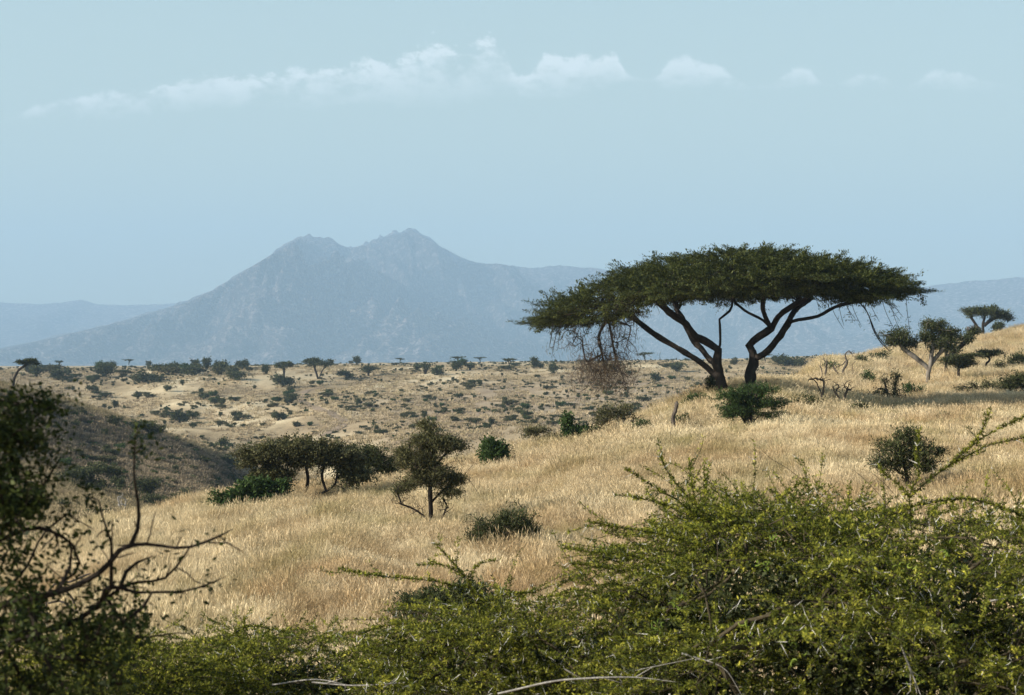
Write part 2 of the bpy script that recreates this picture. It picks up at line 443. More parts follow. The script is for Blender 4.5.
def unit(v): return v / (np.linalg.norm(v, axis=-1, keepdims=True) + 1e-9)
def leaves(C, D, rng, length, width, flat=0.0, jit=0.35, fold=False):
    """diamond leaves at centres C pointing along D; flat=1 keeps them level. returns verts, quads, per-vertex random"""
    n = len(C)
    D = unit(D + rng.normal(0, jit, (n, 3)))
    nr = rng.normal(0, 1, (n, 3)); nr[:, 2] = np.abs(nr[:, 2]) + flat * 3
    S = unit(np.cross(D, nr)); L = length * rng.uniform(0.6, 1.3, (n, 1)); W = width * rng.uniform(0.6, 1.3, (n, 1))
    V = np.stack([C - D*L/2, C + S*W/2, C + D*L/2, C - S*W/2], 1).reshape(-1, 3)
    Fc = np.arange(4*n).reshape(n, 4)
    return V, Fc, np.repeat(rng.random(n), 4)

def join_parts(parts):
    VV, FF, vv, mi = [], [], [], []; off = 0
    for V, Fc, v, k in parts:
        VV.append(V); FF.append(Fc + off); off += len(V)
        vv.append(np.zeros(len(V)) if v is None else v); mi.append(np.full(len(Fc), k))
    return np.concatenate(VV), FF, np.concatenate(vv), np.concatenate(mi)

def ellipsoids(cl, rng):
    """cl: list of (x, y, z, rx, ry, rz, n): points in the outer part of each clump"""
    out = []
    for x, y, z, rx, ry, rz, n in cl:
        d = unit(rng.normal(size=(n, 3))) * (rng.uniform(0.2, 1, (n, 1))**0.5) * (1 + .28*rng.normal(size=(n, 1)))
        out.append(d * [rx, ry, rz] + [x, y, z])
    return np.concatenate(out)

def plant_meshes(name, stems, clumps, rng, base_r, tip_r, leafmat, barkmat, leaf_l, leaf_w, per_tip, spread, flat=0.3, step=None, wob=0.16, up=0.1,
                 extra_bare=None, one=False, outward=0.5, power=2.1, along=3, jit=0.55):
    """a plant whose base is the origin. stems: list of polylines; clumps: foliage volumes (metres)"""
    sk = Skel(rng); zmax = max(c[2] + c[5] for c in clumps) if clumps else 1.0
    step = step or zmax / 12
    first = None
    for s in stems:
        if len(s) and isinstance(s[0], int): sk.limb(s[1:], sk.nearest(s[1]), step)
        else: sk.limb(s, -1, step)
    ntr = len(sk.p); skip = min(ntr - 1, int(ntr * 0.0))
    T = ellipsoids(clumps, rng) if clumps else np.zeros((0, 3))
    T[:, 2] = np.maximum(T[:, 2], 0.03)
    tips = sk.grow(T, step, wob, up, skip) if len(T) else []
    if extra_bare is not None: sk.grow(extra_bare, step, wob * 1.5, 0.0, skip)
    r = sk.radii(base_r, tip_r, power)
    tv, tf = sk.tubes(r)
    out = [(tv, tf, None, 0)]
    if len(tips) and per_tip:
        P = np.array(sk.p); par = np.array(sk.par); tips = np.array(tips)
        cen = []; dr = []; k = tips.copy()
        for a in range(along):
            q = np.where(par[k] >= 0, par[k], k); seg = unit(P[k] - P[q] + 1e-6)
            m = max(1, int(per_tip * (1.0, 0.6, 0.35, .2)[a]))
            u = rng.random((len(k), m, 1))
            c = P[k][:, None]*u + P[q][:, None]*(1-u) + rng.normal(0, 1, (len(k), m, 3)) * [spread, spread, spread*(1-0.65*flat)]
            cen.append(c.reshape(-1, 3)); dr.append(np.repeat(seg, m, 0)); k = q
        cen = np.concatenate(cen); dr = np.concatenate(dr)
        dr = dr * outward + unit(cen - [0, 0, zmax*0.3]) * 0.4
        cen[:, 2] = np.maximum(cen[:, 2], 0.02)
        lv = leaves(cen, dr, rng, leaf_l, leaf_w, flat, jit)
        out.append((*lv, 1))
    if one or len(out) == 1:
        V, Fc, v, mi = join_parts(out)
        return [mesh_np(name, V, Fc, [barkmat, leafmat][:len(out)], v, mi=mi if len(out) > 1 else None)]
    return [mesh_np(name + '_trunk', tv, tf, barkmat, smooth=True), mesh_np(name + '_crown', out[1][0], out[1][1], leafmat, out[1][2])]

NT = 0.66
def place(name, meshes, loc, label, cat, group=None, rz=0.0, sc=1.0, tree=True, hollow=None):
    if len(meshes) == 1:
        o = link(name, meshes[0], None, loc); o.rotation_euler.z = rz; o.scale = (sc,)*3 if np.isscalar(sc) else sc
        return tag(o, label, cat, group)
    o = empty(name, loc); o.rotation_euler.z = rz; o.scale = (sc,)*3 if np.isscalar(sc) else sc
    link('trunk' if tree else 'stem', meshes[0], o); link('crown' if tree else 'foliage', meshes[1], o)
    return tag(o, label, cat, group)

def px_plant(name, label, cat, px, py, clumps, stems=None, leaf='dark_leaf', bark='bark', base=3.0, tip=0.22, leaf_px=(2.9, 0.85), n_tip=26,
             spread_px=2.4, seed=1, y0=14, y1=700, flat=0.35, depth=1.0, up=0.1, bare=None, tree=True, wob=0.16, sink=0.04, dist=None, group=None, along=2, step_px=None, outward=.9):
    """everything given in pixels relative to the foot of the plant, scaled to metres at the plant's distance"""
    rng = np.random.default_rng(seed)
    loc = hit(px, py, y0, y1) if dist is None else atdist(px, dist)
    s = loc[1] / F
    cl = []
    for c in clumps:
        dx, dz, rx, rz, n = c[:5]; dy = c[5] if len(c) > 5 else 0; ry = c[6] if len(c) > 6 else rx * depth
        cl.append((dx*s, dy*s, dz*s, rx*s, ry*s, rz*s, n))
    hgt = max([c[1] + c[3] for c in clumps]) if clumps else max(q[1] for st in stems for q in st if not isinstance(q, int))
    if stems is None: stems = [[(0, -2), (0.02*hgt, hgt*0.25), (-0.03*hgt, hgt*0.45)]]
    st = []
    for a in stems:
        b = [a[0]] if isinstance(a[0], int) else []
        for q in (a[1:] if b else a):
            b.append((q[0]*s, (q[2] if len(q) > 2 else rng.normal(0, hgt*0.02))*s, q[1]*s))
        st.append(b)
    eb = None if bare is None else ellipsoids([(c[0]*s, 0, c[1]*s, c[2]*s, c[2]*s, c[3]*s, c[4]) for c in bare], rng)
    ms = plant_meshes(name, st, cl, rng, base*(.8 if n_tip else 1.0)*s, min(tip, .25)*s if n_tip else tip*s, M[leaf], M[bark], leaf_px[0]*s, leaf_px[1]*s, int(n_tip*NT), spread_px*s, flat, (step_px or max(2.5, hgt/14))*s, wob, up, eb, along=along, outward=outward)
    loc = (loc[0], loc[1], loc[2] - sink)
    return place(name, ms, loc, label, cat, group, tree=tree)

# ------------------------------------------------------------------ the great umbrella tree
def hero():
    rng = np.random.default_rng(3); D = 84.0; s = D / F
    bx, by, bz = atdist(735, D)
    def W(px, py, dy=0.0): return ((px - 512)*s - bx, dy, -(py - H)*s - bz)
    root = empty('umbrella_acacia', (bx, by, bz))
    tag(root, 'great flat-topped acacia with two dark leaning trunks on the grassy slope', 'tree')
    sk = Skel(rng); st = 0.28
    # left trunk and its limbs
    a = sk.limb([W(724, 399, -.2), W(722, 390, -.2), W(720, 378, -.1), W(717, 364), W(718.5, 350)], -1, st)
    e1 = sk.limb([W(721, 342, .2), W(721, 330, .3), W(720, 320, .3), W(727, 314, .4), W(733, 308, .5), W(734, 300, .7)], a, st)
    e2 = sk.limb([W(708, 343, -.3), W(694, 337, -.8), W(683, 324, -1.2), W(667, 314, -1.8), W(655, 304, -2.4)], a, st)
    b = sk.nearest(W(720, 380, -.1))
    e3 = sk.limb([W(714, 374, .1), W(706, 366, .3), W(681, 349, .9), W(660, 336, 1.3), W(645, 325, 1.5), W(637, 318, 1.6), W(622, 309, 1.8), W(600, 303, 2.0)], b, st)
    c = sk.nearest(W(716, 366)); e4 = sk.limb([W(711, 360, .5), W(705, 350, 1.0), W(698, 342, 1.5), W(690, 322, 2.6), W(684, 309, 3.4)], c, st)
    # right trunk and its limbs
    a = sk.limb([W(751, 396, .6), W(752, 386, .6), W(752, 372, .6), W(755.5, 361, .6), W(754.5, 352, .6)], -1, st)
    f1 = sk.limb([W(750.5, 345, .6), W(757, 339, .5), W(766, 333, .4), W(772, 328, .3)], a, st)
    f2 = sk.limb([W(764, 319, .8), W(752, 312, 1.4), W(741, 302, 2.0)], f1, st)
    f3 = sk.limb([W(778, 316, -.4), W(790, 306, -1.0), W(802, 299, -1.6)], f1, st)
    sk.limb([W(764, 318, -.6), W(758, 308, -1.6), W(757, 298, -2.4)], f1, st)
    b = sk.nearest(W(755.5, 361, .6))
    f4 = sk.limb([W(762, 356, .3), W(770, 349, .2), W(780, 336, 0), W(790, 322, -.2), W(803, 319, -.3), W(815, 317, -.4), W(834, 307, -.4), W(855, 302, -.2), W(876, 299, 0)], b, st)
    sk.limb([W(798, 310, .9), W(812, 302, 2.2), W(824, 296, 3.4)], sk.nearest(W(786, 326)), st)
    sk.limb([W(680, 318, .2), W(676, 305, .6)], sk.nearest(W(692, 335, -.9)), st)
    ntr = len(sk.p)
    # crown volume between a domed top and a flatter underside
    tx = [521, 535, 545, 570, 600, 640, 680, 720, 750, 790, 830, 870, 900, 928]
    ty = [324, 310, 303, 291, 278, 264, 255, 250, 248, 251, 259, 269, 278, 290]
    ux = [521, 545, 575, 600, 635, 650, 700, 760, 820, 860, 900, 928]
    uy = [326, 326, 327, 322, 313, 303, 300, 298, 297, 299, 301, 293]
    def dome(n, lo, hi):
        out = []
        while len(out) < n:
            u = rng.uniform(-1, 1); v = rng.uniform(-1, 1); rr = math.hypot(u, v)
            if rr > 1: continue
            xc = 735; ax = (735-538) if u < 0 else (911-735)
            rw = min(1.0, math.sqrt(u*u + .62*v*v)); w = .5 + .5*u/max(rw, 1e-3); w = min(1, max(0, w))
            T = (1-w)*np.interp(xc - 211*rw, tx, ty) + w*np.interp(xc + 191*rw, tx, ty)
            U = (1-w)*np.interp(xc - 211*rw, ux, uy) + w*np.interp(xc + 191*rw, ux, uy)
            if abs(u) < .55: U = min(U, np.interp(xc + ax*u, ux, uy))
            k = rng.uniform(lo, hi)
            px = xc + ax * u; py = T + 2 + (U - T - 4) * k + 3 * vnoise(px/22., v*5., 4) * (1-k)
            out.append(W(px, py, v * 7.4))
        return np.array(out)
    T1 = dome(300, 0.25, 0.75)
    sk.grow(T1, st, 0.2, 0.10, 0)
    pc = dome(150, 0.0, .95)
    T2 = np.concatenate([q + rng.normal(0, 1, (17, 3)) * [.50, .55, .07] for q in pc]); T3 = np.concatenate([dome(1100, -0.03, 0.12), dome(1000, 0.1, 1.0)])
    T2[:, 2] = np.minimum(T2[:, 2], W(735, 247)[2])
    sk_tips = sk.grow(np.concatenate([T2, T3]), 0.2, 0.2, 0.06, 40)
    P = np.array(sk.p); par = np.array(sk.par)
    r = sk.radii(0.25, 0.007, 2.0)
    tv, tf = sk.tubes(r, 0.0)
    link('trunk', mesh_np('acacia_trunk', tv, tf, M['bark'], smooth=True), root)
    # leafy sprays pointing outwards at every twig tip
    tips = np.array(sk_tips); tp = P[tips]
    out = unit((tp - [0, 0, 0]) * [1, 1, 0]); seg = unit(P[tips] - P[par[tips]])
    d = unit(out * 0.8 + seg * 0.5 + rng.normal(0, .35, tp.shape) * [1, 1, .2] + [0, 0, 0.03])
    m = 84; u = rng.random((len(tp), m, 1))**0.8
    ln = rng.uniform(0.35, 0.95, (len(tp), 1, 1))
    c = tp[:, None] - 0.15*d[:, None] + d[:, None]*u*ln + rng.normal(0, 1, (len(tp), m, 3)) * [0.09, 0.09, 0.03]
    c[..., 2] -= 0.05 * (u[..., 0]*ln[..., 0])**2
    lv = leaves(c.reshape(-1, 3), np.repeat(d, m, 0), rng, 0.13, 0.045, 1.0, 0.4)
    link('crown', mesh_np('acacia_crown', lv[0], lv[1], M['acacia_leaf'], lv[2]), root)
    # hanging dead growth on the left and trailing twigs on the right
    hs = Skel(rng)
    x0 = W(610, 318, 1.8)
    hs.limb([x0, W(612, 330, 1.2), W(614, 345, .8), W(618, 362, .6), W(624, 378, .6), W(629, 396, .6)], -1, .2)
    hs.limb([x0, W(600, 338, 1.4), W(603, 352, 1.2), W(606, 372, 1.0)], 0, .2)
    hs.limb([W(588, 362, .9), W(584, 350, .8), W(583, 337, .9)], hs.nearest(W(603, 352, 1.2)), .2)
    hs.limb([W(632, 328, .9), W(628, 345, .7)], 0, .2)
    ell = ellipsoids([(*W(606, 374, .8), 33*s, 1.1, 20*s, 240), (*W(598, 368, .8), 20*s, .8, 14*s, 70), (*W(612, 345, .9), 27*s, .9, 26*s, 170), (*W(618, 318, 1.0), 26*s, .9, 14*s, 110), (*W(575, 340, .6), 26*s, .8, 14*s, 60)], rng)
    ht = hs.grow(ell, .16, .3, -0.05, 0)
    hr = hs.radii(0.085, 0.011, 2.2); hv, hf = hs.tubes(hr)
    link('dead_branch', mesh_np('acacia_dead', hv, hf, M['snag'], smooth=True), root)['label'] = 'leafless dead branch hanging from the left of the crown'
    hp = np.array(hs.p)[ht]; low = hp[:, 2] < W(0, 352)[2]
    hp = np.concatenate([hp, hp[low]])
    n = 6; cc = hp[:, None] + rng.normal(0, 1, (len(hp), n, 3)) * [.22, .2, .26]
    dl = leaves(cc.reshape(-1, 3), np.tile([[0.1, 0, -1.0]], (len(hp)*n, 1)), rng, 0.30, 0.015, 0, 0.55)
    link('dry_twigs', mesh_np('acacia_dry', dl[0], dl[1], M['dry_twig'], dl[2]), root)['label'] = 'mass of reddish brown dry twigs on the dead branch'
    allp = []
    def twig(lines, rad):
        ts = Skel(rng)
        for i, l in enumerate(lines):
            ts.limb(l, -1 if i == 0 else len(ts.p) - 2, .25)
        tv, tf = ts.tubes(np.full(len(ts.p), rad)); allp.extend(ts.p)
        link('hanging_twig', mesh_np('acacia_twig', tv, tf, M['bark']), root)
    for k in range(40):
        if k < 12: px0 = rng.uniform(830, 915); py0 = np.interp(px0, [830, 880, 920], [302, 304, 296]); l = rng.uniform(8, 36); dx = rng.uniform(2, 16)
        elif k < 34: px0 = rng.uniform(545, 640); py0 = np.interp(px0, ux, uy) - 3; l = rng.uniform(8, 34); dx = rng.uniform(-10, 6)
        else: px0 = rng.uniform(640, 830); py0 = 300; l = rng.uniform(5, 16); dx = rng.uniform(-5, 5)
        dy = rng.uniform(-3, 2.5)
        L = [[W(px0, py0, dy), W(px0 + dx*.3, py0 + l*.4, dy), W(px0 + dx, py0 + l, dy)]]
        if rng.random() < .7: L.append([W(px0 + dx*.3 + rng.uniform(-8, 8), py0 + l*.75, dy + .3)])
        twig(L, .011)
    twig([[W(858, 303, -.5), W(866, 315, -.6), W(870, 328, -.6), W(877, 341, -.6), W(887, 351, -.6)]], .026)
    twig([[W(862, 306, -.5), W(868, 320, -.6), W(874, 334, -.6), W(884, 347, -.6)]], .02)
    tp = np.array(allp); tp = tp[rng.random(len(tp)) < .5]
    c = (tp[:, None] + rng.normal(0, .08, (len(tp), 5, 3))).reshape(-1, 3)
    lv = leaves(c, np.tile([[0.2, 0, -1.0]], (len(c), 1)), rng, .12, .03, 0, .7)
    link('trailing_leaves', mesh_np('acacia_trail', lv[0], lv[1], M['acacia_leaf'], lv[2]), root)
hero()

# ------------------------------------------------------------------ plants of the near hill, one by one
# clumps: (dx, up, rx, rz, twigs[, dy, ry]) in image pixels from the foot of the plant
px_plant('thorn_shrub', 'layered green thorn bush standing in front of the great acacia trunks', 'bush', 750, 431,
         [(-16, 36, 19, 9, 120), (8, 43, 22, 6, 120), (-12, 23, 21, 6, 100), (17, 29, 22, 6, 110), (-2, 32, 22, 9, 60), (22, 16, 9, 4, 18), (-22, 16, 9, 5, 16)],
         stems=[[(-1, -2), (-4, 8), (-9, 16)], [(0, -2), (3, 9), (10, 18)], [(0, -2), (0, 8), (1, 20)]], leaf='green_leaf', base=2.6, seed=11, y0=40, y1=80, n_tip=30, flat=.6)
px_plant('low_shrub', 'low leafy shrub with a dark bare limb right of the layered thorn bush', 'bush', 800, 409,
         [(-12, 6, 12, 5, 30), (8, 9, 12, 6, 35), (-26, 8, 6, 4, 12)], stems=[[(-34, 3), (-24, 10), (-12, 8), (0, 3)], [(0, -1), (4, 4)]], leaf='dark_leaf', seed=12, y0=50, y1=100, tree=False)
px_plant('bare_shrub', 'leafless shrub with a flat twiggy top among the pale grass', 'dead shrub', 820, 405, [(-3, 27, 11, 3, 46)], [[(0, -2), (1, 12), (-2, 20)], [(1, -2), (3, 12), (4, 22)]], bark='snag', n_tip=0, base=1.0, tip=.35, seed=13, y0=50, y1=120, tree=False)
px_plant('bare_shrub', 'leafless shrub forking low into spreading grey limbs', 'dead shrub', 841, 407, [(-5, 20, 8, 6, 26), (8, 21, 8, 6, 26)], [[(0, -2), (-2, 8), (-6, 16)], [(0, -2), (3, 9), (7, 20)]], bark='snag', n_tip=0, base=1.2, tip=.35, seed=14, y0=50, y1=120, tree=False)
px_plant('dead_tree', 'crooked dead tree with a tall right limb on the skyline of the near slope', 'dead tree', 846, 379, [(3, 24, 9, 7, 16), (-10, 14, 8, 5, 14)], [[(0, -2), (-3, 8), (1, 17), (-1, 25), (3, 29)], [(0, -1), (7, 8), (6, 14), (10, 19)], [(0, 0), (-8, 6), (-14, 15)]], bark='snag', n_tip=0, base=1.3, tip=.3, seed=15, y0=60, y1=200, tree=False)
px_plant('dead_tree', 'thin dead tree with two upright limbs left of the crooked dead tree', 'dead tree', 823, 379, [(0, 18, 6, 7, 16)], [[(0, -2), (-1, 8), (-3, 17)], [(0, -1), (3, 8), (4, 22)]], bark='snag', n_tip=0, base=1.0, tip=.3, seed=16, y0=60, y1=200, tree=False)
px_plant('leafy_shrub', 'low green shrub at the foot of the two dead trees', 'bush', 832, 371, [(-2, 6, 9, 4, 26)], leaf='green_leaf', seed=17, y0=60, y1=250, tree=False)
px_plant('leafy_shrub', 'small green shrub right behind the crooked dead tree', 'bush', 861, 365, [(0, 6, 7, 4, 24)], leaf='dark_leaf', seed=18, y0=80, y1=250, tree=False)
px_plant('round_bush', 'dense round dark green bush alone on the upper slope', 'bush', 867, 386, [(0, 7, 8, 7, 60)], leaf='green_leaf', seed=19, y0=60, y1=200, tree=False, n_tip=34)
px_plant('leafy_shrub', 'small pair of dark green shrubs near the slope skyline', 'bush', 879, 362, [(-5, 5, 4, 4, 16), (4, 6, 6, 5, 26)], leaf='dark_leaf', seed=20, y0=100, y1=250, tree=False)
px_plant('leafy_shrub', 'olive shrub with a tall bare leafy stem in its middle', 'bush', 893, 403, [(-13, 10, 11, 6, 34), (3, 10, 10, 9, 40), (3, 26, 5, 8, 24), (-8, 24, 5, 4, 12)], stems=[[(1, -2), (2, 14), (4, 32)], [(0, -1), (-6, 12), (-9, 24)]], leaf='olive_leaf', seed=21, y0=60, y1=160, tree=False, n_tip=18)
px_plant('leafy_shrub', 'bright green low shrub joining the olive shrub on its right', 'bush', 914, 399, [(0, 7, 12, 7, 44), (-4, 12, 6, 5, 20)], leaf='green_leaf', seed=22, y0=60, y1=160, tree=False)
px_plant('leafy_shrub', 'small sprawling green shrub below the round dark bush', 'bush', 861, 399, [(0, 4, 8, 3, 20)], leaf='olive_leaf', seed=23, y0=60, y1=160, tree=False, n_tip=14)
px_plant('acacia_tree', 'pale barked tree with separate left and right crown lobes on the right slope', 'tree', 928, 386,
         [(-30, 50, 15, 10, 110), (-17, 44, 9, 6, 40), (6, 62, 15, 5, 70), (19, 55, 14, 5, 60), (20, 45, 12, 5, 40), (-2, 50, 10, 6, 40), (-38, 46, 8, 6, 30), (24, 37, 9, 4, 24), (6, 42, 10, 5, 26)],
         stems=[[(0, -3), (0, 12), (2, 22), (4, 34), (7, 50)], [(1, 17), (-5, 23), (-14, 30), (-23, 37), (-28, 44)], [(2, 20), (8, 29), (16, 38), (20, 46)], [(-4, 12), (-8, 24), (-3, 34)]],
         leaf='dark_leaf', bark='grey_bark', base=3.0, tip=.4, seed=24, y0=90, y1=200, n_tip=30, flat=.4)
px_plant('acacia_tree', 'darker tree half hidden behind the pale barked tree', 'tree', 946, 374, [(-2, 34, 16, 9, 90), (20, 36, 9, 5, 36), (28, 43, 8, 4, 26)], stems=[[(0, -3), (0, 12), (0, 26)], [(0, 16), (12, 26), (22, 34)]],
         leaf='dark_leaf', base=2.8, seed=25, y0=110, y1=240, flat=.4)
px_plant('umbrella_acacia', 'small two-tiered flat-topped acacia with a straight trunk', 'tree', 958, 381, [(2, 19, 17, 4.5, 100), (8, 26, 17, 2.5, 50), (-8, 22, 10, 3, 30)], stems=[[(0, -2), (0, 8), (1, 15)]], leaf='dark_leaf', base=1.7, seed=26, y0=100, y1=200, flat=.8, n_tip=30)
px_plant('umbrella_acacia', 'small flat-topped acacia with a zigzag trunk', 'tree', 988, 370, [(0, 18, 13, 3, 90)], stems=[[(2, -2), (-2, 6), (2, 11), (-1, 16)]], leaf='dark_leaf', base=1.4, seed=27, y0=100, y1=240, flat=.8)
px_plant('umbrella_acacia', 'spreading acacia standing on the skyline ridge at upper right', 'tree', 983, 334.5, [(-9, 25, 11, 4, 60), (4, 25, 13, 5, 80), (19, 21, 11, 4, 60), (27, 17, 5, 2, 16)], stems=[[(0, -3), (0, 10), (2, 20)], [(0, 0), (-7, 11), (-13, 20)], [(1, 10), (8, 16), (16, 20)]], leaf='dark_leaf', base=2.4, seed=28, y0=150, y1=330, flat=.6)
px_plant('dry_shrub', 'reddish dead twiggy clump under the ridge acacia', 'dead shrub', 974, 336, [(0, 7, 5, 4, 40)], leaf='dry_twig', seed=29, y0=150, y1=330, tree=False)
px_plant('round_bush', 'small round bush on the ridge right of the spreading acacia', 'bush', 998, 330, [(0, 4, 4.5, 3.5, 40)], leaf='dark_leaf', seed=30, y0=150, y1=330, tree=False)
px_plant('leafy_shrub', 'ragged shrub with two leaning stems below the skyline ridge', 'bush', 1003, 372, [(-3, 9, 7, 3, 24), (3, 4, 4, 4, 12)], leaf='olive_leaf', seed=31, y0=100, y1=240, tree=False, n_tip=12)
px_plant('round_bush', 'dark rounded bush by the right edge on the upper slope', 'bush', 1017, 368, [(0, 8, 12, 7, 70), (8, 6, 10, 6, 40)], leaf='dark_leaf', seed=32, y0=100, y1=240, tree=False)
px_plant('sprawling_shrub', 'long low olive shrub sprawling through pale grass at right', 'bush', 977, 395, [(-14, 6, 12, 6, 44), (4, 8, 14, 7, 60), (22, 10, 14, 7, 60)], leaf='olive_leaf', seed=33, y0=70, y1=160, tree=False, n_tip=16)
px_plant('thorn_shrub', 'dark green feathery bush cut off by the right edge', 'bush', 1022, 396, [(-6, 16, 18, 8, 100), (10, 20, 18, 9, 80), (-12, 9, 10, 5, 40)], leaf='dark_leaf', seed=34, y0=60, y1=160, tree=False, flat=.6)
px_plant('thorn_shrub', 'dark feathery thorn bush in open grass behind the mossy sprig', 'bush', 906, 494,
         [(-14, 46, 22, 12, 110), (14, 44, 20, 14, 120), (2, 62, 16, 9, 70), (-26, 32, 14, 9, 50), (24, 30, 12, 8, 40), (0, 28, 20, 12, 60), (34, 46, 8, 4, 20)], leaf='dark_leaf', seed=35, y0=28, y1=60, base=2.6, tip=.4,
         leaf_px=(4.4, 1.0), spread_px=3.4, n_tip=17, tree=False, flat=.4, outward=1.0)
# crest of the slope, left of the acacia
px_plant('thorn_tree', 'grey green thorn tree with a dead side limb on the crest below the hanging twigs', 'tree', 614, 435, [(-4, 22, 17, 9, 90), (10, 27, 12, 6, 50), (-16, 14, 9, 6, 30), (20, 16, 9, 3, 10)], stems=[[(0, -2), (2, 8), (6, 18)], [(8, -2), (11, 10), (9, 20)], [(2, 2), (14, 12), (28, 21)]], leaf='olive_leaf', bark='grey_bark', base=2.0, seed=36, y0=60, y1=110, n_tip=22)
px_plant('leafy_shrub', 'small bright leafy shrub on the crest right of the grey green thorn tree', 'bush', 641, 433, [(0, 7, 10, 6, 44), (4, 11, 5, 4, 14)], leaf='green_leaf', seed=37, y0=60, y1=110, tree=False)
px_plant('leafy_shrub', 'low dark green shrub at the left foot of the grey green thorn tree', 'bush', 600, 437, [(0, 7, 9, 6, 40)], leaf='green_leaf', seed=38, y0=60, y1=110, tree=False)
px_plant('leafy_shrub', 'dark glossy green bush with one raised tuft on the crest', 'bush', 577, 442, [(-6, 9, 10, 8, 60), (8, 12, 10, 6, 50), (-10, 24, 5, 6, 24), (16, 8, 8, 6, 24)], leaf='green_leaf', seed=39, y0=60, y1=110, tree=False, n_tip=30, leaf_px=(3, 2))
px_plant('thorn_tree', 'small feathery olive thorn tree on the crest above the tawny grass', 'tree', 536, 447, [(0, 18, 16, 5, 70), (-8, 12, 10, 5, 24)], stems=[[(0, -2), (0, 8), (2, 14)], [(0, -2), (-5, 8)]], leaf='olive_leaf', base=1.5, seed=40, y0=60, y1=110, n_tip=16, flat=.6)
px_plant('leafy_shrub', 'dull olive shrub between the feathery thorn tree and the glossy bush', 'bush', 554, 444, [(0, 8, 11, 6, 50)], leaf='olive_leaf', seed=41, y0=60, y1=110, tree=False, n_tip=16)
px_plant('leafy_shrub', 'green shrub seen low on the crest left of the acacia trunks', 'bush', 697, 405, [(0, 8, 10, 5, 44), (-8, 4, 8, 4, 24)], leaf='green_leaf', seed=42, y0=70, y1=110, tree=False)
px_plant('leafy_shrub', 'upright dark green bush touching the left acacia trunk', 'bush', 712, 395, [(0, 12, 6, 10, 60)], leaf='dark_leaf', seed=43, y0=70, y1=110, tree=False)
px_plant('low_shrub', 'faint low olive shrub in grass between the stump and the thorn bush', 'bush', 694, 428, [(0, 4, 11, 3, 30)], leaf='olive_leaf', seed=44, y0=50, y1=90, tree=False, n_tip=12)
px_plant('dead_stump', 'bare upright dead stump standing alone in the grass', 'stump', 673, 434, [], [[(0, -2), (0.5, 10), (0, 18), (3, 26), (3.8, 34)]], bark='snag', n_tip=0, base=2.6, tip=2.0, seed=45, y0=50, y1=90, tree=False)
px_plant('leafy_shrub', 'dense upright leafy green bush on the crest of the golden slope', 'bush', 493, 470, [(-2, 24, 10, 10, 90), (5, 20, 10, 10, 80), (-4, 12, 9, 9, 50), (10, 10, 6, 7, 24)], leaf='green_leaf', seed=46, y0=50, y1=90, tree=False, leaf_px=(3.2, 2.0), n_tip=26)
px_plant('thorn_tree', 'tall ragged thorn tree with bare lower limbs alone on the golden slope', 'tree', 431, 531,
         [(6, 92, 26, 10, 110), (-4, 108, 12, 7, 40), (24, 86, 15, 8, 60), (-22, 72, 17, 9, 80), (-6, 76, 18, 10, 90), (-10, 56, 22, 8, 80), (10, 56, 18, 8, 60), (26, 54, 12, 7, 50), (-28, 46, 13, 7, 50), (18, 42, 13, 8, 50), (-30, 80, 9, 7, 40), (0, 62, 26, 12, 120), (-4, 92, 22, 10, 90)],
         stems=[[(0, -3), (0, 20), (-1, 42), (2, 66), (-2, 90), (-6, 104)], [(0, 10), (-14, 22), (-28, 28), (-38, 30)], [(0, 30), (12, 42), (22, 50)], [(1, 62), (14, 78), (24, 86)], [(3, -2), (10, 14), (16, 26), (12, 34)], [(-4, -2), (-8, 8)]],
         bare=[(-30, 34, 12, 7, 40), (14, 26, 10, 12, 50), (-12, 22, 12, 10, 40), (26, 46, 10, 8, 30), (-34, 52, 8, 8, 24), (0, 60, 36, 34, 60)],
         leaf='olive_leaf', base=2.7, tip=.35, seed=47, y0=36, y1=70, n_tip=34, leaf_px=(3.0, .9), spread_px=3.4, flat=.5, depth=.9)
px_plant('thorn_shrub', 'low spreading grey green thorn bush right of the tall ragged tree', 'bush', 503, 556, [(-12, 30, 24, 13, 160), (12, 38, 20, 12, 150), (28, 28, 12, 10, 70), (-2, 20, 28, 12, 140), (-30, 22, 10, 8, 40)],
         stems=[[(0, -2), (-8, 10), (-18, 20)], [(0, -2), (8, 12), (18, 22)], [(0, -2), (0, 14)]], leaf='dark_leaf', base=1.8, seed=48, y0=30, y1=60, tree=False, leaf_px=(3.8, 1.0), spread_px=3.0, n_tip=20, outward=1.0, flat=.5)
px_plant('acacia_tree', 'broad many-stemmed tree with open dark limbs on the left crest', 'tree', 292, 500,
         [(-26, 52, 32, 11, 190), (4, 58, 36, 11, 220), (34, 52, 32, 12, 200), (-42, 44, 16, 8, 60), (-10, 44, 26, 9, 90), (56, 44, 16, 12, 90), (22, 42, 24, 8, 80), (-20, 28, 18, 12, 110), (-34, 24, 14, 12, 80), (62, 28, 18, 14, 120), (-6, 30, 12, 8, 40)],
         stems=[[(0, -4), (14, 8), (32, 12), (44, 22), (46, 40)], [(2, 4), (-6, 18), (-14, 34), (-20, 46)], [(12, 8), (16, 24), (14, 40), (18, 52)], [(-8, -3), (-14, 10), (-12, 24), (-24, 42)], [(34, 14), (30, 28), (34, 44)], [(46, 26), (56, 36)]],
         leaf='olive_leaf', base=2.3, tip=.4, seed=49, y0=45, y1=80, n_tip=30, leaf_px=(2.9, 1.5), flat=.5, dist=56)
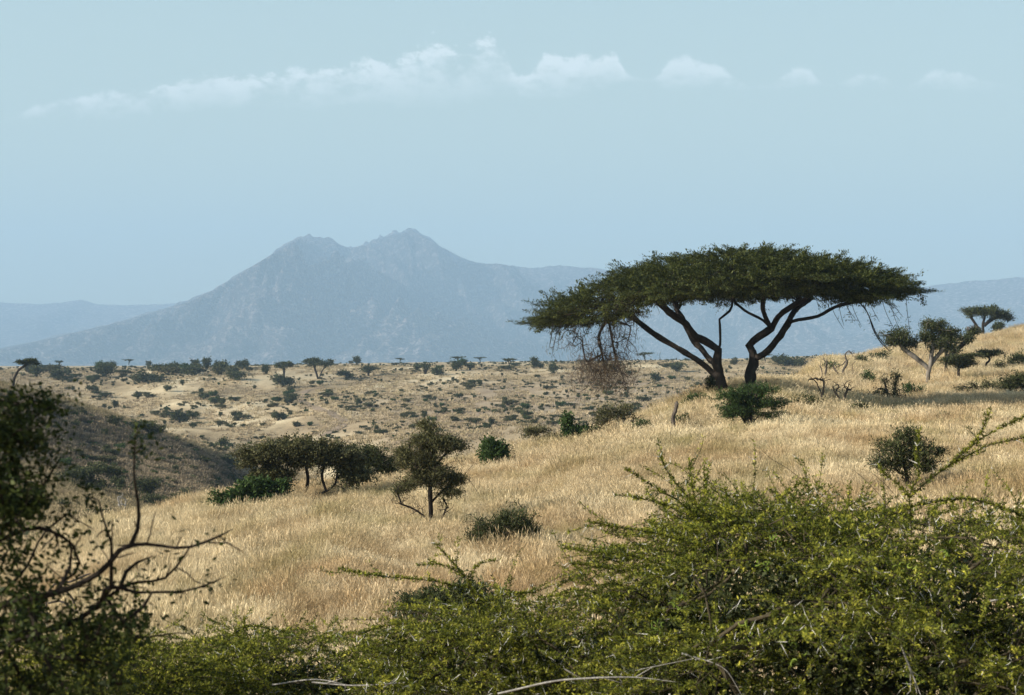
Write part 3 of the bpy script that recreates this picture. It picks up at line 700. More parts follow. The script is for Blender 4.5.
px_plant('acacia_tree', 'dark low-crowned tree joined to the right of the many-stemmed tree', 'tree', 356, 488, [(-12, 32, 20, 13, 150), (10, 32, 24, 13, 180), (30, 22, 14, 11, 100), (0, 16, 26, 10, 130), (38, 14, 10, 8, 50)], stems=[[(-4, -3), (-6, 12), (-8, 24)], [(4, -3), (8, 12), (14, 24)]], leaf='dark_leaf', base=2.4, seed=50, dist=63, n_tip=32)
px_plant('leafy_shrub', 'leafy green bush at the left foot of the many-stemmed tree', 'bush', 247, 517, [(-14, 16, 18, 12, 110), (8, 26, 18, 12, 120), (22, 16, 16, 12, 80), (-22, 8, 10, 7, 40), (38, 26, 10, 10, 40)], leaf='green_leaf', seed=51, dist=54, tree=False, leaf_px=(3.4, 2.0), n_tip=26)
px_plant('low_shrub', 'straggling low growth along the crest under the joined trees', 'bush', 333, 496, [(-14, 7, 12, 6, 44), (10, 8, 16, 7, 60), (28, 9, 10, 6, 30)], leaf='olive_leaf', seed=52, dist=60, tree=False, n_tip=16)
px_plant('leafy_shrub', 'rounded green bush on the valley edge left of the many-stemmed tree', 'bush', 211, 509, [(0, 9, 9, 8, 70), (-8, 6, 7, 5, 30)], leaf='green_leaf', seed=53, dist=75, tree=False)
px_plant('thorn_shrub', 'dark rounded thorn bush half hidden behind the near green thickets', 'bush', 452, 636,
         [(-24, 42, 34, 14, 170), (16, 48, 36, 16, 190), (44, 34, 24, 14, 100), (0, 30, 40, 14, 120), (-40, 26, 16, 12, 50)], leaf='dark_leaf', seed=54, dist=26, tree=False, base=3, leaf_px=(5.5, 1.5), spread_px=4, n_tip=28, flat=.6, outward=1.0)
px_plant('dead_shrub', 'low reddish brown dead shrub in the grass behind the near branches', 'dead shrub', 138, 607, [(0, 8, 20, 7, 90), (-10, 4, 12, 5, 30)], leaf='dry_twig', bark='snag', seed=55, y0=25, y1=60, tree=False, leaf_px=(4, 1.2))
px_plant('dead_snag', 'crooked dark snag with twisted limbs on the left', 'dead tree', 47, 586,
         [], [[(0, -4), (0, 20), (-1, 44), (3, 54), (10, 60), (22, 58)], [(1, 40), (12, 42), (22, 38), (28, 30)], [(12, 59), (20, 52), (26, 44), (30, 34), (34, 26)], [(10, 60), (24, 62), (38, 68), (44, 70)], [(-2, 20), (-12, 10), (-24, 2), (-34, -2)], [(-4, 18), (-14, 14), (-26, -4), (-30, -10)], [(0, 28), (-8, 32), (-18, 28)]],
         bark='snag', n_tip=0, base=5.0, tip=1.1, seed=56, dist=30, tree=False)
px_plant('leafy_shrub', 'bright green leafy shrub growing against the crooked snag', 'bush', 33, 586, [(0, 34, 13, 12, 90), (-6, 20, 10, 12, 50)], leaf='green_leaf', seed=57, dist=31, tree=False, leaf_px=(4, 2.4))
px_plant('dead_shrub', 'bleached white leafless shrub low in the valley at left', 'dead shrub', 122, 515, [(-1, 14, 7, 9, 34)], [[(0, -2), (-2, 8), (-4, 18)], [(0, -2), (3, 8), (4, 15)]], bark='pale_wood', n_tip=0, base=1.0, tip=.45, seed=58, y0=70, y1=200, tree=False)
px_plant('low_shrub', 'dark low bush just below the bleached shrub', 'bush', 125, 522, [(-4, 4, 9, 4, 40), (6, 4, 6, 3, 16)], leaf='dark_leaf', seed=59, y0=70, y1=200, tree=False)
px_plant('umbrella_acacia', 'wind-leaning acacia alone on the left hill top', 'tree', 13, 389, [(17, 28, 9, 2.6, 60), (9, 27, 6, 2, 24), (23, 26, 4, 2, 14)], stems=[[(0, -3), (1, 8), (4, 17), (11, 23), (17, 26)], [(2, 2), (5, 10)], [(1, 8), (-1, 16)]], leaf='dark_leaf', base=1.5, tip=.3, seed=60, y0=120, y1=300, flat=.8, leaf_px=(1.8, 1.1), spread_px=1.6, n_tip=22)
px_plant('umbrella_acacia', 'flat dark acacia on the right brow of the left hill', 'tree', 149, 440, [(-4, 16, 14, 4, 70), (8, 12, 9, 4, 40)], leaf='dark_leaf', base=1.6, seed=61, y0=150, y1=330, flat=.8, leaf_px=(2, 1.2), spread_px=2)
px_plant('umbrella_acacia', 'wide low acacia crowns massed at the foot of the dark slope', 'tree', 92, 492, [(-14, 18, 18, 6, 90), (10, 24, 16, 5, 70), (0, 8, 22, 6, 70), (24, 20, 8, 3, 24)], leaf='dark_leaf', base=2.0, seed=62, y0=120, y1=260, flat=.6, leaf_px=(2.2, 1.3))
px_plant('umbrella_acacia', 'dark flat-topped acacia in the valley behind the thin dead stem', 'tree', 147, 498, [(0, 14, 14, 6, 80), (-2, 7, 10, 5, 30)], leaf='dark_leaf', base=1.8, seed=63, y0=120, y1=260, flat=.6, leaf_px=(2.2, 1.3))
px_plant('round_bush', 'long dark bush on the valley floor above the pale crest', 'bush', 160, 510, [(-8, 8, 14, 7, 90), (10, 7, 13, 6, 70)], leaf='dark_leaf', seed=64, y0=100, y1=260, tree=False)
px_plant('round_bush', 'dull green bush on the valley floor left of the leafy green bush', 'bush', 184, 507, [(0, 8, 12, 8, 90)], leaf='olive_leaf', seed=65, y0=100, y1=260, tree=False)

# skyline trees of the far plain
sky_trees = [
 (319, 379, [(0, 17, 15, 3, 90), (-6, 19, 8, 2, 30)], [[(0, -2), (-3, 7), (-5, 14)], [(0, 0), (3, 8), (8, 14)]], 'umbrella_acacia', 'tallest flat-topped acacia on the far skyline'),
 (284, 383, [(0, 18, 10, 3, 60)], [[(0, -2), (0, 8), (0, 14)]], 'umbrella_acacia', 'narrower flat-topped acacia left of the tallest skyline acacia'),
 (283, 387, [(-4, 7, 8, 6, 50), (6, 6, 6, 5, 24)], None, 'round_bush', 'dark bush under the narrower skyline acacia'),
 (105, 377, [(0, 7, 10, 6, 80)], None, 'round_bush', 'largest round bush on the left part of the far skyline'),
 (58, 380, [(0, 6, 9, 5, 60)], None, 'round_bush', 'round dark bush on the skyline right of the leaning acacia'),
 (36, 378, [(0, 8, 6, 5, 50)], None, 'round_bush', 'dark bush on the skyline just behind the leaning acacia crown'),
 (147, 383, [(-6, 6, 10, 5, 60), (8, 5, 12, 4, 60)], None, 'round_bush', 'long dark thicket below the left skyline'),
 (222, 373, [(0, 7, 7, 5, 60)], [[(0, -2), (0, 5)]], 'round_bush', 'rounded tree above the dark skyline thickets'),
 (237, 380, [(0, 5, 12, 4, 60)], None, 'round_bush', 'flat wide bush on the skyline right of the rounded tree'),
 (195, 376, [(0, 6, 11, 4, 60)], None, 'round_bush', 'wide dark bush on the skyline left of the rounded tree'),
 (173, 373, [(0, 5, 10, 4, 50)], None, 'round_bush', 'low dark bush above the long skyline thicket'),
 (346, 380, [(-3, 7, 6, 3, 30), (5, 4, 5, 3, 20)], [[(0, -2), (2, 8)]], 'umbrella_acacia', 'thin two-layered tree right of the tallest skyline acacia'),
 (369, 376, [(0, 8, 10, 2, 44)], [[(0, -2), (-1, 6)]], 'umbrella_acacia', 'short wide flat-topped acacia right of the two-layered tree'),
 (425, 374, [(0, 8, 5, 3, 30)], [[(0, -2), (0, 5)], [(0, 0), (3, 6)]], 'umbrella_acacia', 'many-stemmed small acacia on the middle skyline'),
 (417, 372, [(0, 6, 5, 1.6, 20)], None, 'umbrella_acacia', 'tiny flat acacia left of the many-stemmed one'),
 (456, 371, [(0, 7, 6, 4, 44)], None, 'round_bush', 'round-topped tree on the middle skyline'),
 (470, 370, [(0, 5, 6, 2, 30)], None, 'umbrella_acacia', 'low flat tree right of the round-topped skyline tree'),
 (438, 375, [(0, 4, 6, 3.5, 40)], None, 'round_bush', 'dark bush between the many-stemmed and round-topped trees'),
 (790, 366, [(-6, 6, 9, 4, 60), (7, 4, 11, 3, 60)], None, 'round_bush', 'long dark thicket on the skyline between the acacia and the dead trees'),
 (553, 374, [(0, 6, 5, 4, 40)], None, 'round_bush', 'round bush under the left fringe of the great acacia'),
 (613, 372, [(0, 5, 5, 3.6, 30)], None, 'round_bush', 'bush seen through the hanging dead branch'),
 (677, 372, [(0, 5, 7, 4.5, 44)], None, 'round_bush', 'round olive bush on the plain left of the acacia trunks'),
 (656, 381, [(0, 5, 5, 4, 30)], None, 'round_bush', 'dark small bush lower on the plain left of the trunks'),
 (114, 428, [(0, 8, 8, 5, 50)], [[(0, -2), (0, 6)]], 'umbrella_acacia', 'dark tree rising behind the brow of the left hill'),
 (180, 424, [(-3, 8, 7, 5, 50), (6, 6, 5, 4, 24)], [[(0, -2), (0, 6)]], 'round_bush', 'large dark bush in the pale valley behind the left hill'),
 (232, 468, [(-2, 7, 10, 6, 60)], None, 'round_bush', 'dark bush at the lower end of the left hill'),
 (224, 447, [(0, 4, 5, 4, 30)], None, 'round_bush', 'small dark bush on the pale shelf above the left hill foot'),
 (176, 442, [(0, 3, 3, 3, 20)], None, 'round_bush', 'lone tiny bush on the pale shelf beside the hill brow'),
]
for i, (px, py, cl, st, nm, lb) in enumerate(sky_trees):
    px_plant(nm, lb, 'tree' if nm == 'umbrella_acacia' else 'bush', px, py, cl, stems=st, leaf='dark_leaf', base=1.3, tip=.3, seed=200 + i, y0=190 if py > 410 else 330, y1=760,
             flat=.7 if nm == 'umbrella_acacia' else .2, leaf_px=(1.9, 1.2), spread_px=1.6, n_tip=20, tree=True)

# ------------------------------------------------------------------ shrubs dotted over the valley side and the plain
def shrub_proto(k, flat, w, h, leaf):
    rng = np.random.default_rng(900 + k)
    n = 5
    cl = [(rng.uniform(-.5, .5)*w, rng.uniform(-.5, .5)*w, h*rng.uniform(.45, .7), w*rng.uniform(.35, .6), w*rng.uniform(.35, .6), h*rng.uniform(.25, .42), 16) for _ in range(n)]
    st = [[(0, 0, -.25), (rng.uniform(-.1, .1), 0, h*.2), (rng.uniform(-.3, .3)*w, 0, h*.4)]]
    return plant_meshes('far_shrub', st, cl, rng, .07*h, .015, M[leaf], M['bark'],   .26, .15, 9, .16, flat, h/6, .2, .1, one=True)
protos = [shrub_proto(k, f, w, h, l) for k, (f, w, h, l) in enumerate([(.2, 1.3, 1.7, 'dark_leaf'), (.4, 1.8, 1.5, 'dark_leaf'), (.2, .9, 1.2, 'olive_leaf'), (.6, 2.0, 1.3, 'olive_leaf'), (.1, 1.0, 2.2, 'dark_leaf'), (.3, 1.4, 1.4, 'green_leaf')])]
def uaca_proto(k):
    rng = np.random.default_rng(950 + k); h = 3.6 + k*.6; w = 3.0 + .4*k
    cl = [(0, 0, h*.88, w*.8, w*.8, h*.1, 50), (w*.4, .2, h*.8, w*.4, w*.4, h*.08, 20)]
    return plant_meshes('far_acacia', [[(0, 0, -.3), (.1, 0, h*.35), (-.4, 0, h*.6)], [(.1, 0, h*.3), (.5, 0, h*.65)]], cl, rng, .16, .02, M['dark_leaf'], M['bark'], .30, .18, 12, .2, .8, h/9, .15, .1, one=True)
aprotos = [uaca_proto(k) for k in range(3)]
rs = np.random.default_rng(42)
def scatter(n, sampler, y0, y1, label, group, name='shrub', sc=(.6, 1.4), meshes=protos, cat='bush'):
    k = 0; tries = 0
    while k < n and tries < n * 30:
        tries += 1
        px, py = sampler()
        x, y, z = hit(px, py, y0, y1)
        if y < y0 + 1 or y > y1 - 2: continue
        row = H - F*z/y
        if abs(row - py) > 2.5: continue
        me = meshes[rs.integers(len(meshes))][0]
        s = rs.uniform(*sc)
        o = place(name, [me], (x, y, z - .05), label, cat, group, rz=rs.uniform(0, 6.28), sc=(s*rs.uniform(.85, 1.25), s*rs.uniform(.85, 1.25), s*rs.uniform(.8, 1.1)))
        k += 1
def s_left():   # dense bushes, left half of the far slope
    while True:
        px = rs.uniform(60, 330); py = 372 + rs.beta(1.3, 2.0) * 62
        if vnoise(np.array(px/26.), np.array(py/9.), 5) > -0.15 + (px - 60) / 700: return px, py
scatter(95, s_left, 330, 700, 'dark green bush dotted over the left half of the far slope', 'bushes dotted over the left half of the far slope', sc=(.55, 1.25))
def s_right():
    while True:
        px = rs.uniform(330, 740); py = 372 + rs.beta(1.3, 1.3) * 66
        if vnoise(np.array(px/30.), np.array(py/7.), 6) > -0.1: return px, py
scatter(80, s_right, 280, 700, 'small grey green bush dotted over the brown far slope', 'bushes dotted over the brown middle of the far slope', sc=(.45, 1.1))
def s_sky(): return rs.uniform(-20, 790), rs.uniform(363.5, 371)
def s_skyl(): return rs.uniform(-20, 270), rs.uniform(368, 376)
scatter(24, s_skyl, 520, 1500, 'dark bush crowding the left part of the far skyline', 'bushes crowding the left far skyline', sc=(1.3, 2.4))
scatter(26, s_sky, 560, 1700, 'tiny dark bush on the line where the far plain ends', 'bushes along the far skyline', sc=(1.0, 2.0))
scatter(12, s_sky, 560, 1500, 'tiny flat-topped acacia on the far skyline', 'small acacias along the far skyline', 'umbrella_acacia', (.6, 1.0), aprotos, 'tree')
def s_hill():
    while True:
        px = rs.uniform(-10, 250); py = 392 + rs.uniform(0, 100)
        top = np.interp(px, [0, 100, 200, 250], [390, 415, 450, 474])
        if py > top and py < 500 and vnoise(np.array(px/18.), np.array(py/12.), 9) > -0.3: return px, py
scatter(52, s_hill, 150, 300, 'low dark scrub bush on the shaded left hillside', 'scrub bushes on the shaded left hillside', sc=(.3, .8))
def s_val():
    return rs.uniform(0, 200), rs.uniform(490, 530)
scatter(8, s_val, 70, 200, 'small scrub bush in the olive valley grass at left', 'scrub bushes in the left valley grass', sc=(.22, .5))
def s_near():
    return rs.uniform(540, 1024), rs.uniform(372, 440)
scatter(26, s_near, 45, 220, 'tiny green shrub tuft poking out of the tawny grass', 'shrub tufts in the tawny grass', sc=(.14, .34))

# ------------------------------------------------------------------ grass
def grass_mat(name, lo, hi, patches, trans=.3, scale=.12):
    m, t = nt(name)
    at = N(t, 'ShaderNodeAttribute', attribute_name='v'); oi = N(t, 'ShaderNodeObjectInfo'); g = N(t, 'ShaderNodeNewGeometry')
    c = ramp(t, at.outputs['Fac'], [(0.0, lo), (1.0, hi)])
    st = N(t, 'ShaderNodeMapping', _Scale=(1, .5, 1)); t.links.new(g.outputs['Position'], st.inputs[0])
    n1 = noise(t, st.outputs[0], scale, 5, .6, .3); n2 = noise(t, st.outputs[0], scale*5, 4, .6)
    c = mix(t, ramp(t, n1, [(.40, .0), (.62, .85)]), c, patches[0])
    c = mix(t, ramp(t, n2, [(.46, .0), (.66, .8)]), c, patches[1])
    n3 = noise(t, st.outputs[0], scale*3.1, 5, .65, .5)
    c = mix(t, ramp(t, n3, [(.50, .0), (.68, .75)]), c, patches[2])
    c = mix(t, 1.0, c, ramp(t, oi.outputs['Random'], [(0, .55), (1, 1.42)]), 'MULTIPLY')
    b, o = principled(t, c, .7, .15)
    tr = N(t, 'ShaderNodeBsdfTranslucent'); t.links.new(c, tr.inputs[0]); ms = N(t, 'ShaderNodeMixShader', _Fac=trans)
    t.links.new(b.outputs[0], ms.inputs[1]); t.links.new(tr.outputs[0], ms.inputs[2]); t.links.new(ms.outputs[0], o.inputs[0])
    return m
def tuft(k, nb, hgt, rad, wid, lean, mat):
    rng = np.random.default_rng(500 + k)
    a = rng.uniform(0, 2*np.pi, nb); r = rad*np.sqrt(rng.random(nb)); base = np.stack([r*np.cos(a), r*np.sin(a), np.full(nb, -.04)], -1)
    out = np.stack([np.cos(a), np.sin(a)], -1) * rng.uniform(0.05, lean, (nb, 1)) + rng.normal(0, .10, (nb, 2)) + [0.08, 0.03]
    h = hgt*rng.uniform(.55, 1.1, nb)
    p1 = base + np.stack([out[:, 0]*h*.35, out[:, 1]*h*.35, h*.55], -1)
    p2 = base + np.stack([out[:, 0]*h*.95, out[:, 1]*h*.95, h*.95], -1)
    s = rng.uniform(0, np.pi, nb); S = np.stack([np.cos(s), np.sin(s), 0*s], -1)*wid/2
    V = np.stack([base - S, base + S, p1 - S*.8, p1 + S*.8, p2], 1).reshape(-1, 3); i = np.arange(nb)[:, None]*5
    q = i + [0, 1, 3, 2]; tr = i + [2, 3, 4]
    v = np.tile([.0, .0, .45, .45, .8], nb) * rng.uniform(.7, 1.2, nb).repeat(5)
    # seed heads
    ns = nb//2; dirn = unit(p2[:ns] - p1[:ns]); c = p2[:ns] - dirn*.02; L = rng.uniform(.10, .2, (ns, 1))*hgt; sw = S[:ns]*1.5
    V2 = np.stack([c - dirn*L, c + sw, c + dirn*L*.5, c - sw], 1).reshape(-1, 3); q2 = np.arange(4*ns).reshape(ns, 4) + len(V)
    return mesh_np('grass_tuft', np.concatenate([V, V2]), [q, tr, q2], mat, np.concatenate([v, np.full(4*ns, 1.0)]))
def tuft_field(name, label, meshes, x, y, sc, kind='stuff', seed=0, tilt=.12):
    rng = np.random.default_rng(seed); n = len(x)
    me = bpy.data.meshes.new(name); me.vertices.add(n)
    me.vertices.foreach_set('co', np.stack([x, y, ground(x, y)], -1).astype(np.float32).ravel())
    a = me.attributes.new('rot', 'FLOAT_VECTOR', 'POINT'); a.data.foreach_set('vector', np.stack([rng.normal(0, tilt, n), rng.normal(.0, tilt, n), rng.uniform(-.9, .9, n)], -1).astype(np.float32).ravel())
    a = me.attributes.new('scl', 'FLOAT_VECTOR', 'POINT'); w = sc*rng.uniform(.8, 1.3, n); a.data.foreach_set('vector', np.stack([w, w, sc*rng.uniform(.65, 1.25, n)], -1).astype(np.float32).ravel())
    a = me.attributes.new('pick', 'INT', 'POINT'); a.data.foreach_set('value', rng.integers(0, len(meshes), n).astype(np.int32))
    col = bpy.data.collections.new(name + '_tufts')
    for m in meshes: col.objects.link(bpy.data.objects.new('grass_tuft', m))
    ng = bpy.data.node_groups.new(name, 'GeometryNodeTree')
    ng.interface.new_socket('Geometry', in_out='INPUT', socket_type='NodeSocketGeometry'); ng.interface.new_socket('Geometry', in_out='OUTPUT', socket_type='NodeSocketGeometry')
    gi = ng.nodes.new('NodeGroupInput'); go = ng.nodes.new('NodeGroupOutput'); ip = ng.nodes.new('GeometryNodeInstanceOnPoints'); ci = ng.nodes.new('GeometryNodeCollectionInfo')
    ci.inputs['Collection'].default_value = col; ci.inputs['Separate Children'].default_value = True; ci.inputs['Reset Children'].default_value = True
    def attr(nm, ty):
        q = ng.nodes.new('GeometryNodeInputNamedAttribute'); q.data_type = ty; q.inputs['Name'].default_value = nm; return q.outputs['Attribute']
    ng.links.new(gi.outputs[0], ip.inputs['Points']); ng.links.new(ci.outputs[0], ip.inputs['Instance']); ip.inputs['Pick Instance'].default_value = True
    ng.links.new(attr('pick', 'INT'), ip.inputs['Instance Index']); ng.links.new(attr('rot', 'FLOAT_VECTOR'), ip.inputs['Rotation']); ng.links.new(attr('scl', 'FLOAT_VECTOR'), ip.inputs['Scale'])
    ng.links.new(ip.outputs[0], go.inputs[0])
    o = link(name, me); md = o.modifiers.new('tufts', 'NODES'); md.node_group = ng
    return tag(o, label, 'grass', kind=kind)
def wedge(n, y0, y1, u0, u1, rng, pw=1.0):
    """points in the view wedge, thinning with distance"""
    t = rng.random(n); e = 2 - pw
    y = (y0**e + t*(y1**e - y0**e))**(1/e); u = rng.uniform(u0, u1, n); return u*y, y
gm = grass_mat('tawny grass', (.19, .14, .065), (.72, .585, .355), [(.44, .30, .15), (.80, .68, .45), (.28, .24, .09)])
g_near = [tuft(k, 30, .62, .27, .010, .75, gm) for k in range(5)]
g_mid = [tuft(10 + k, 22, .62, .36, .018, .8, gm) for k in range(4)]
rg = np.random.default_rng(77)
xs, ys, sc = [], [], []
for n, a, b, base, ms in ((78000, 13, 62, 1.0, 0), ):
    x, y = wedge(n, a, b, -.36, .36, rg, .6)
    keep = rg.random(n) < 1.1 - .75*np.clip(2.2*fbm(x/2.3, y/4.2, 4, 93) - .1, 0, 1); xs.append(x[keep]); ys.append(y[keep])
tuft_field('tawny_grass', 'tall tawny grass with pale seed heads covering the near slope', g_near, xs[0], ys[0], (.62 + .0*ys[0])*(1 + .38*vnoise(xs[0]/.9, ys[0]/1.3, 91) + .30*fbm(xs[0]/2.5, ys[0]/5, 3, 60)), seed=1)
x, y = wedge(90000, 58, 300, -.34, .36, rg, 1.35)
px = 512 + F*x/y
keep = (px > 480 + (y - 75) * 3.0) | (y < 125)
keep &= ~((px < 330) & (y > 110))
x, y = x[keep], y[keep]
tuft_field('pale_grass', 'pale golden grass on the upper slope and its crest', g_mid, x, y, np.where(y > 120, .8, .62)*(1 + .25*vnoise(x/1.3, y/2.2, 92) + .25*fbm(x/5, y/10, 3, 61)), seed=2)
# olive and grey scrub grass of the valley floor and the shaded left hill
gs = grass_mat('scrub grass', (.10, .078, .048), (.36, .28, .175), [(.11, .09, .058), (.46, .36, .23), (.085, .07, .042)], .2, .16)
gv = grass_mat('valley grass', (.13, .105, .055), (.38, .30, .175), [(.21, .18, .09), (.42, .33, .20), (.16, .14, .07)], .25, .12)
s_t = [tuft(20 + k, 12, .5, .45, .07, .7, gs) for k in range(4)]; v_t = [tuft(30 + k, 12, .45, .4, .05, .6, gv) for k in range(4)]
x, y = wedge(60000, 150, 312, -.36, -.10, rg, 1.0); m = (scrub_mask(x, y) > rg.random(len(x))); m &= vnoise(x/2.2, y/3.5, 33) > -.45
tuft_field('scrub_grass', 'dull grey brown scrub grass on the shaded left hillside', s_t, x[m], y[m], np.full(m.sum(), .95), seed=3)
x, y = wedge(42000, 66, 318, -.36, -.10, rg, 1.1); m = scrub_mask(x, y) < .5
tuft_field('valley_grass', 'olive yellow grass in the hollow between the near crest and the left hill', v_t, x[m], y[m], np.full(m.sum(), 1.0), seed=4)
# sparse low tufts on the far slope
gf = grass_mat('far grass', (.20, .155, .09), (.58, .46, .28), [(.50, .40, .25), (.22, .17, .11), (.30, .25, .13)], .2, .05)
f_t = [tuft(40 + k, 9, .5, .55, .16, .6, gf) for k in range(4)]
x, y = wedge(52000, 285, 700, -.30, .17, rg, 1.0)
m = vnoise(x/6, y/14, 44) + .5*vnoise(x/2, y/5, 45) > -.22
tuft_field('plain_grass', 'sparse short grass tufts over the far valley side', f_t, x[m], y[m], np.full(m.sum(), .9), seed=5)

# small scrub past the bushes one can count
cp = [p[0] for p in protos]
def scrub(name, label, n, y0, y1, u0, u1, test, sc, seed):
    r_ = np.random.default_rng(seed); x, y = wedge(n, y0, y1, u0, u1, r_, 1.0); m = test(x, y, r_)
    tuft_field(name, label, cp, x[m], y[m], r_.uniform(*sc, m.sum()), seed=seed, tilt=.05)
    bpy.data.objects[name]['category'] = 'scrub'
scrub('far_scrub', 'countless small scrub bushes peppering the far slope and plain', 10500, 300, 900, -.30, .17, lambda x, y, r_: (vnoise(x/22, y/26, 71) + .7*vnoise(x/7, y/12, 72) > .02), (.12, .5), 81)
scrub('hill_scrub', 'countless low dark scrub on the shaded left hillside', 3000, 150, 310, -.34, -.10, lambda x, y, r_: (scrub_mask(x, y) > .5) & (vnoise(x/9, y/12, 73) > -.3), (.14, .42), 82)

# ------------------------------------------------------------------ thorny thickets close to the camera
def spikes(P, D, rng, length, rad):
    n = len(P); D = unit(D); L = rng.uniform(.55, 1.25, (n, 1))*length
    a = unit(np.cross(D, rng.normal(size=(n, 3)))); b = np.cross(D, a); r = rad
    base = [P + r*(math.cos(t)*a + math.sin(t)*b) for t in (0, 2.094, 4.189)]
    V = np.stack(base + [P + D*L], 1).reshape(-1, 3); i = np.arange(n)[:, None]*4
    return V, [np.concatenate([i + [0, 1, 3], i + [1, 2, 3], i + [2, 0, 3]])]
def pod_cluster(rng, n):
    V, Fc = [], []; off = 0
    for k in range(n):
        r = rng.uniform(.010, .020); a0 = rng.uniform(0, 6.28); sw = rng.uniform(2.2, 4.8); c = rng.normal(0, .025, 3) + [0, 0, -.02]
        ax = unit(rng.normal(size=3)); bx = unit(np.cross(ax, rng.normal(size=3))); nx = np.cross(ax, bx)
        th = a0 + np.linspace(0, sw, 10); w = .0045*np.sin(np.linspace(.35, 2.9, 10))
        cen = c + r*(np.cos(th)[:, None]*ax + np.sin(th)[:, None]*bx); rad = (np.cos(th)[:, None]*ax + np.sin(th)[:, None]*bx)
        ring = np.stack([cen + rad*w[:, None], cen + nx*.003, cen - rad*w[:, None], cen - nx*.003], 1).reshape(-1, 3)
        idx = off + np.arange(40).reshape(10, 4); q = np.roll(idx, -1, 1)
        Fc.append(np.stack([idx[:-1], q[:-1], q[1:], idx[1:]], -1).reshape(-1, 4)); V.append(ring); off += 40
    V = np.concatenate(V); return mesh_np('pods', V, np.concatenate(Fc), M['pod'], np.full(len(V), rng.random()), smooth=True)
POD = [pod_cluster(np.random.default_rng(70 + k), 5 + k) for k in range(5)]

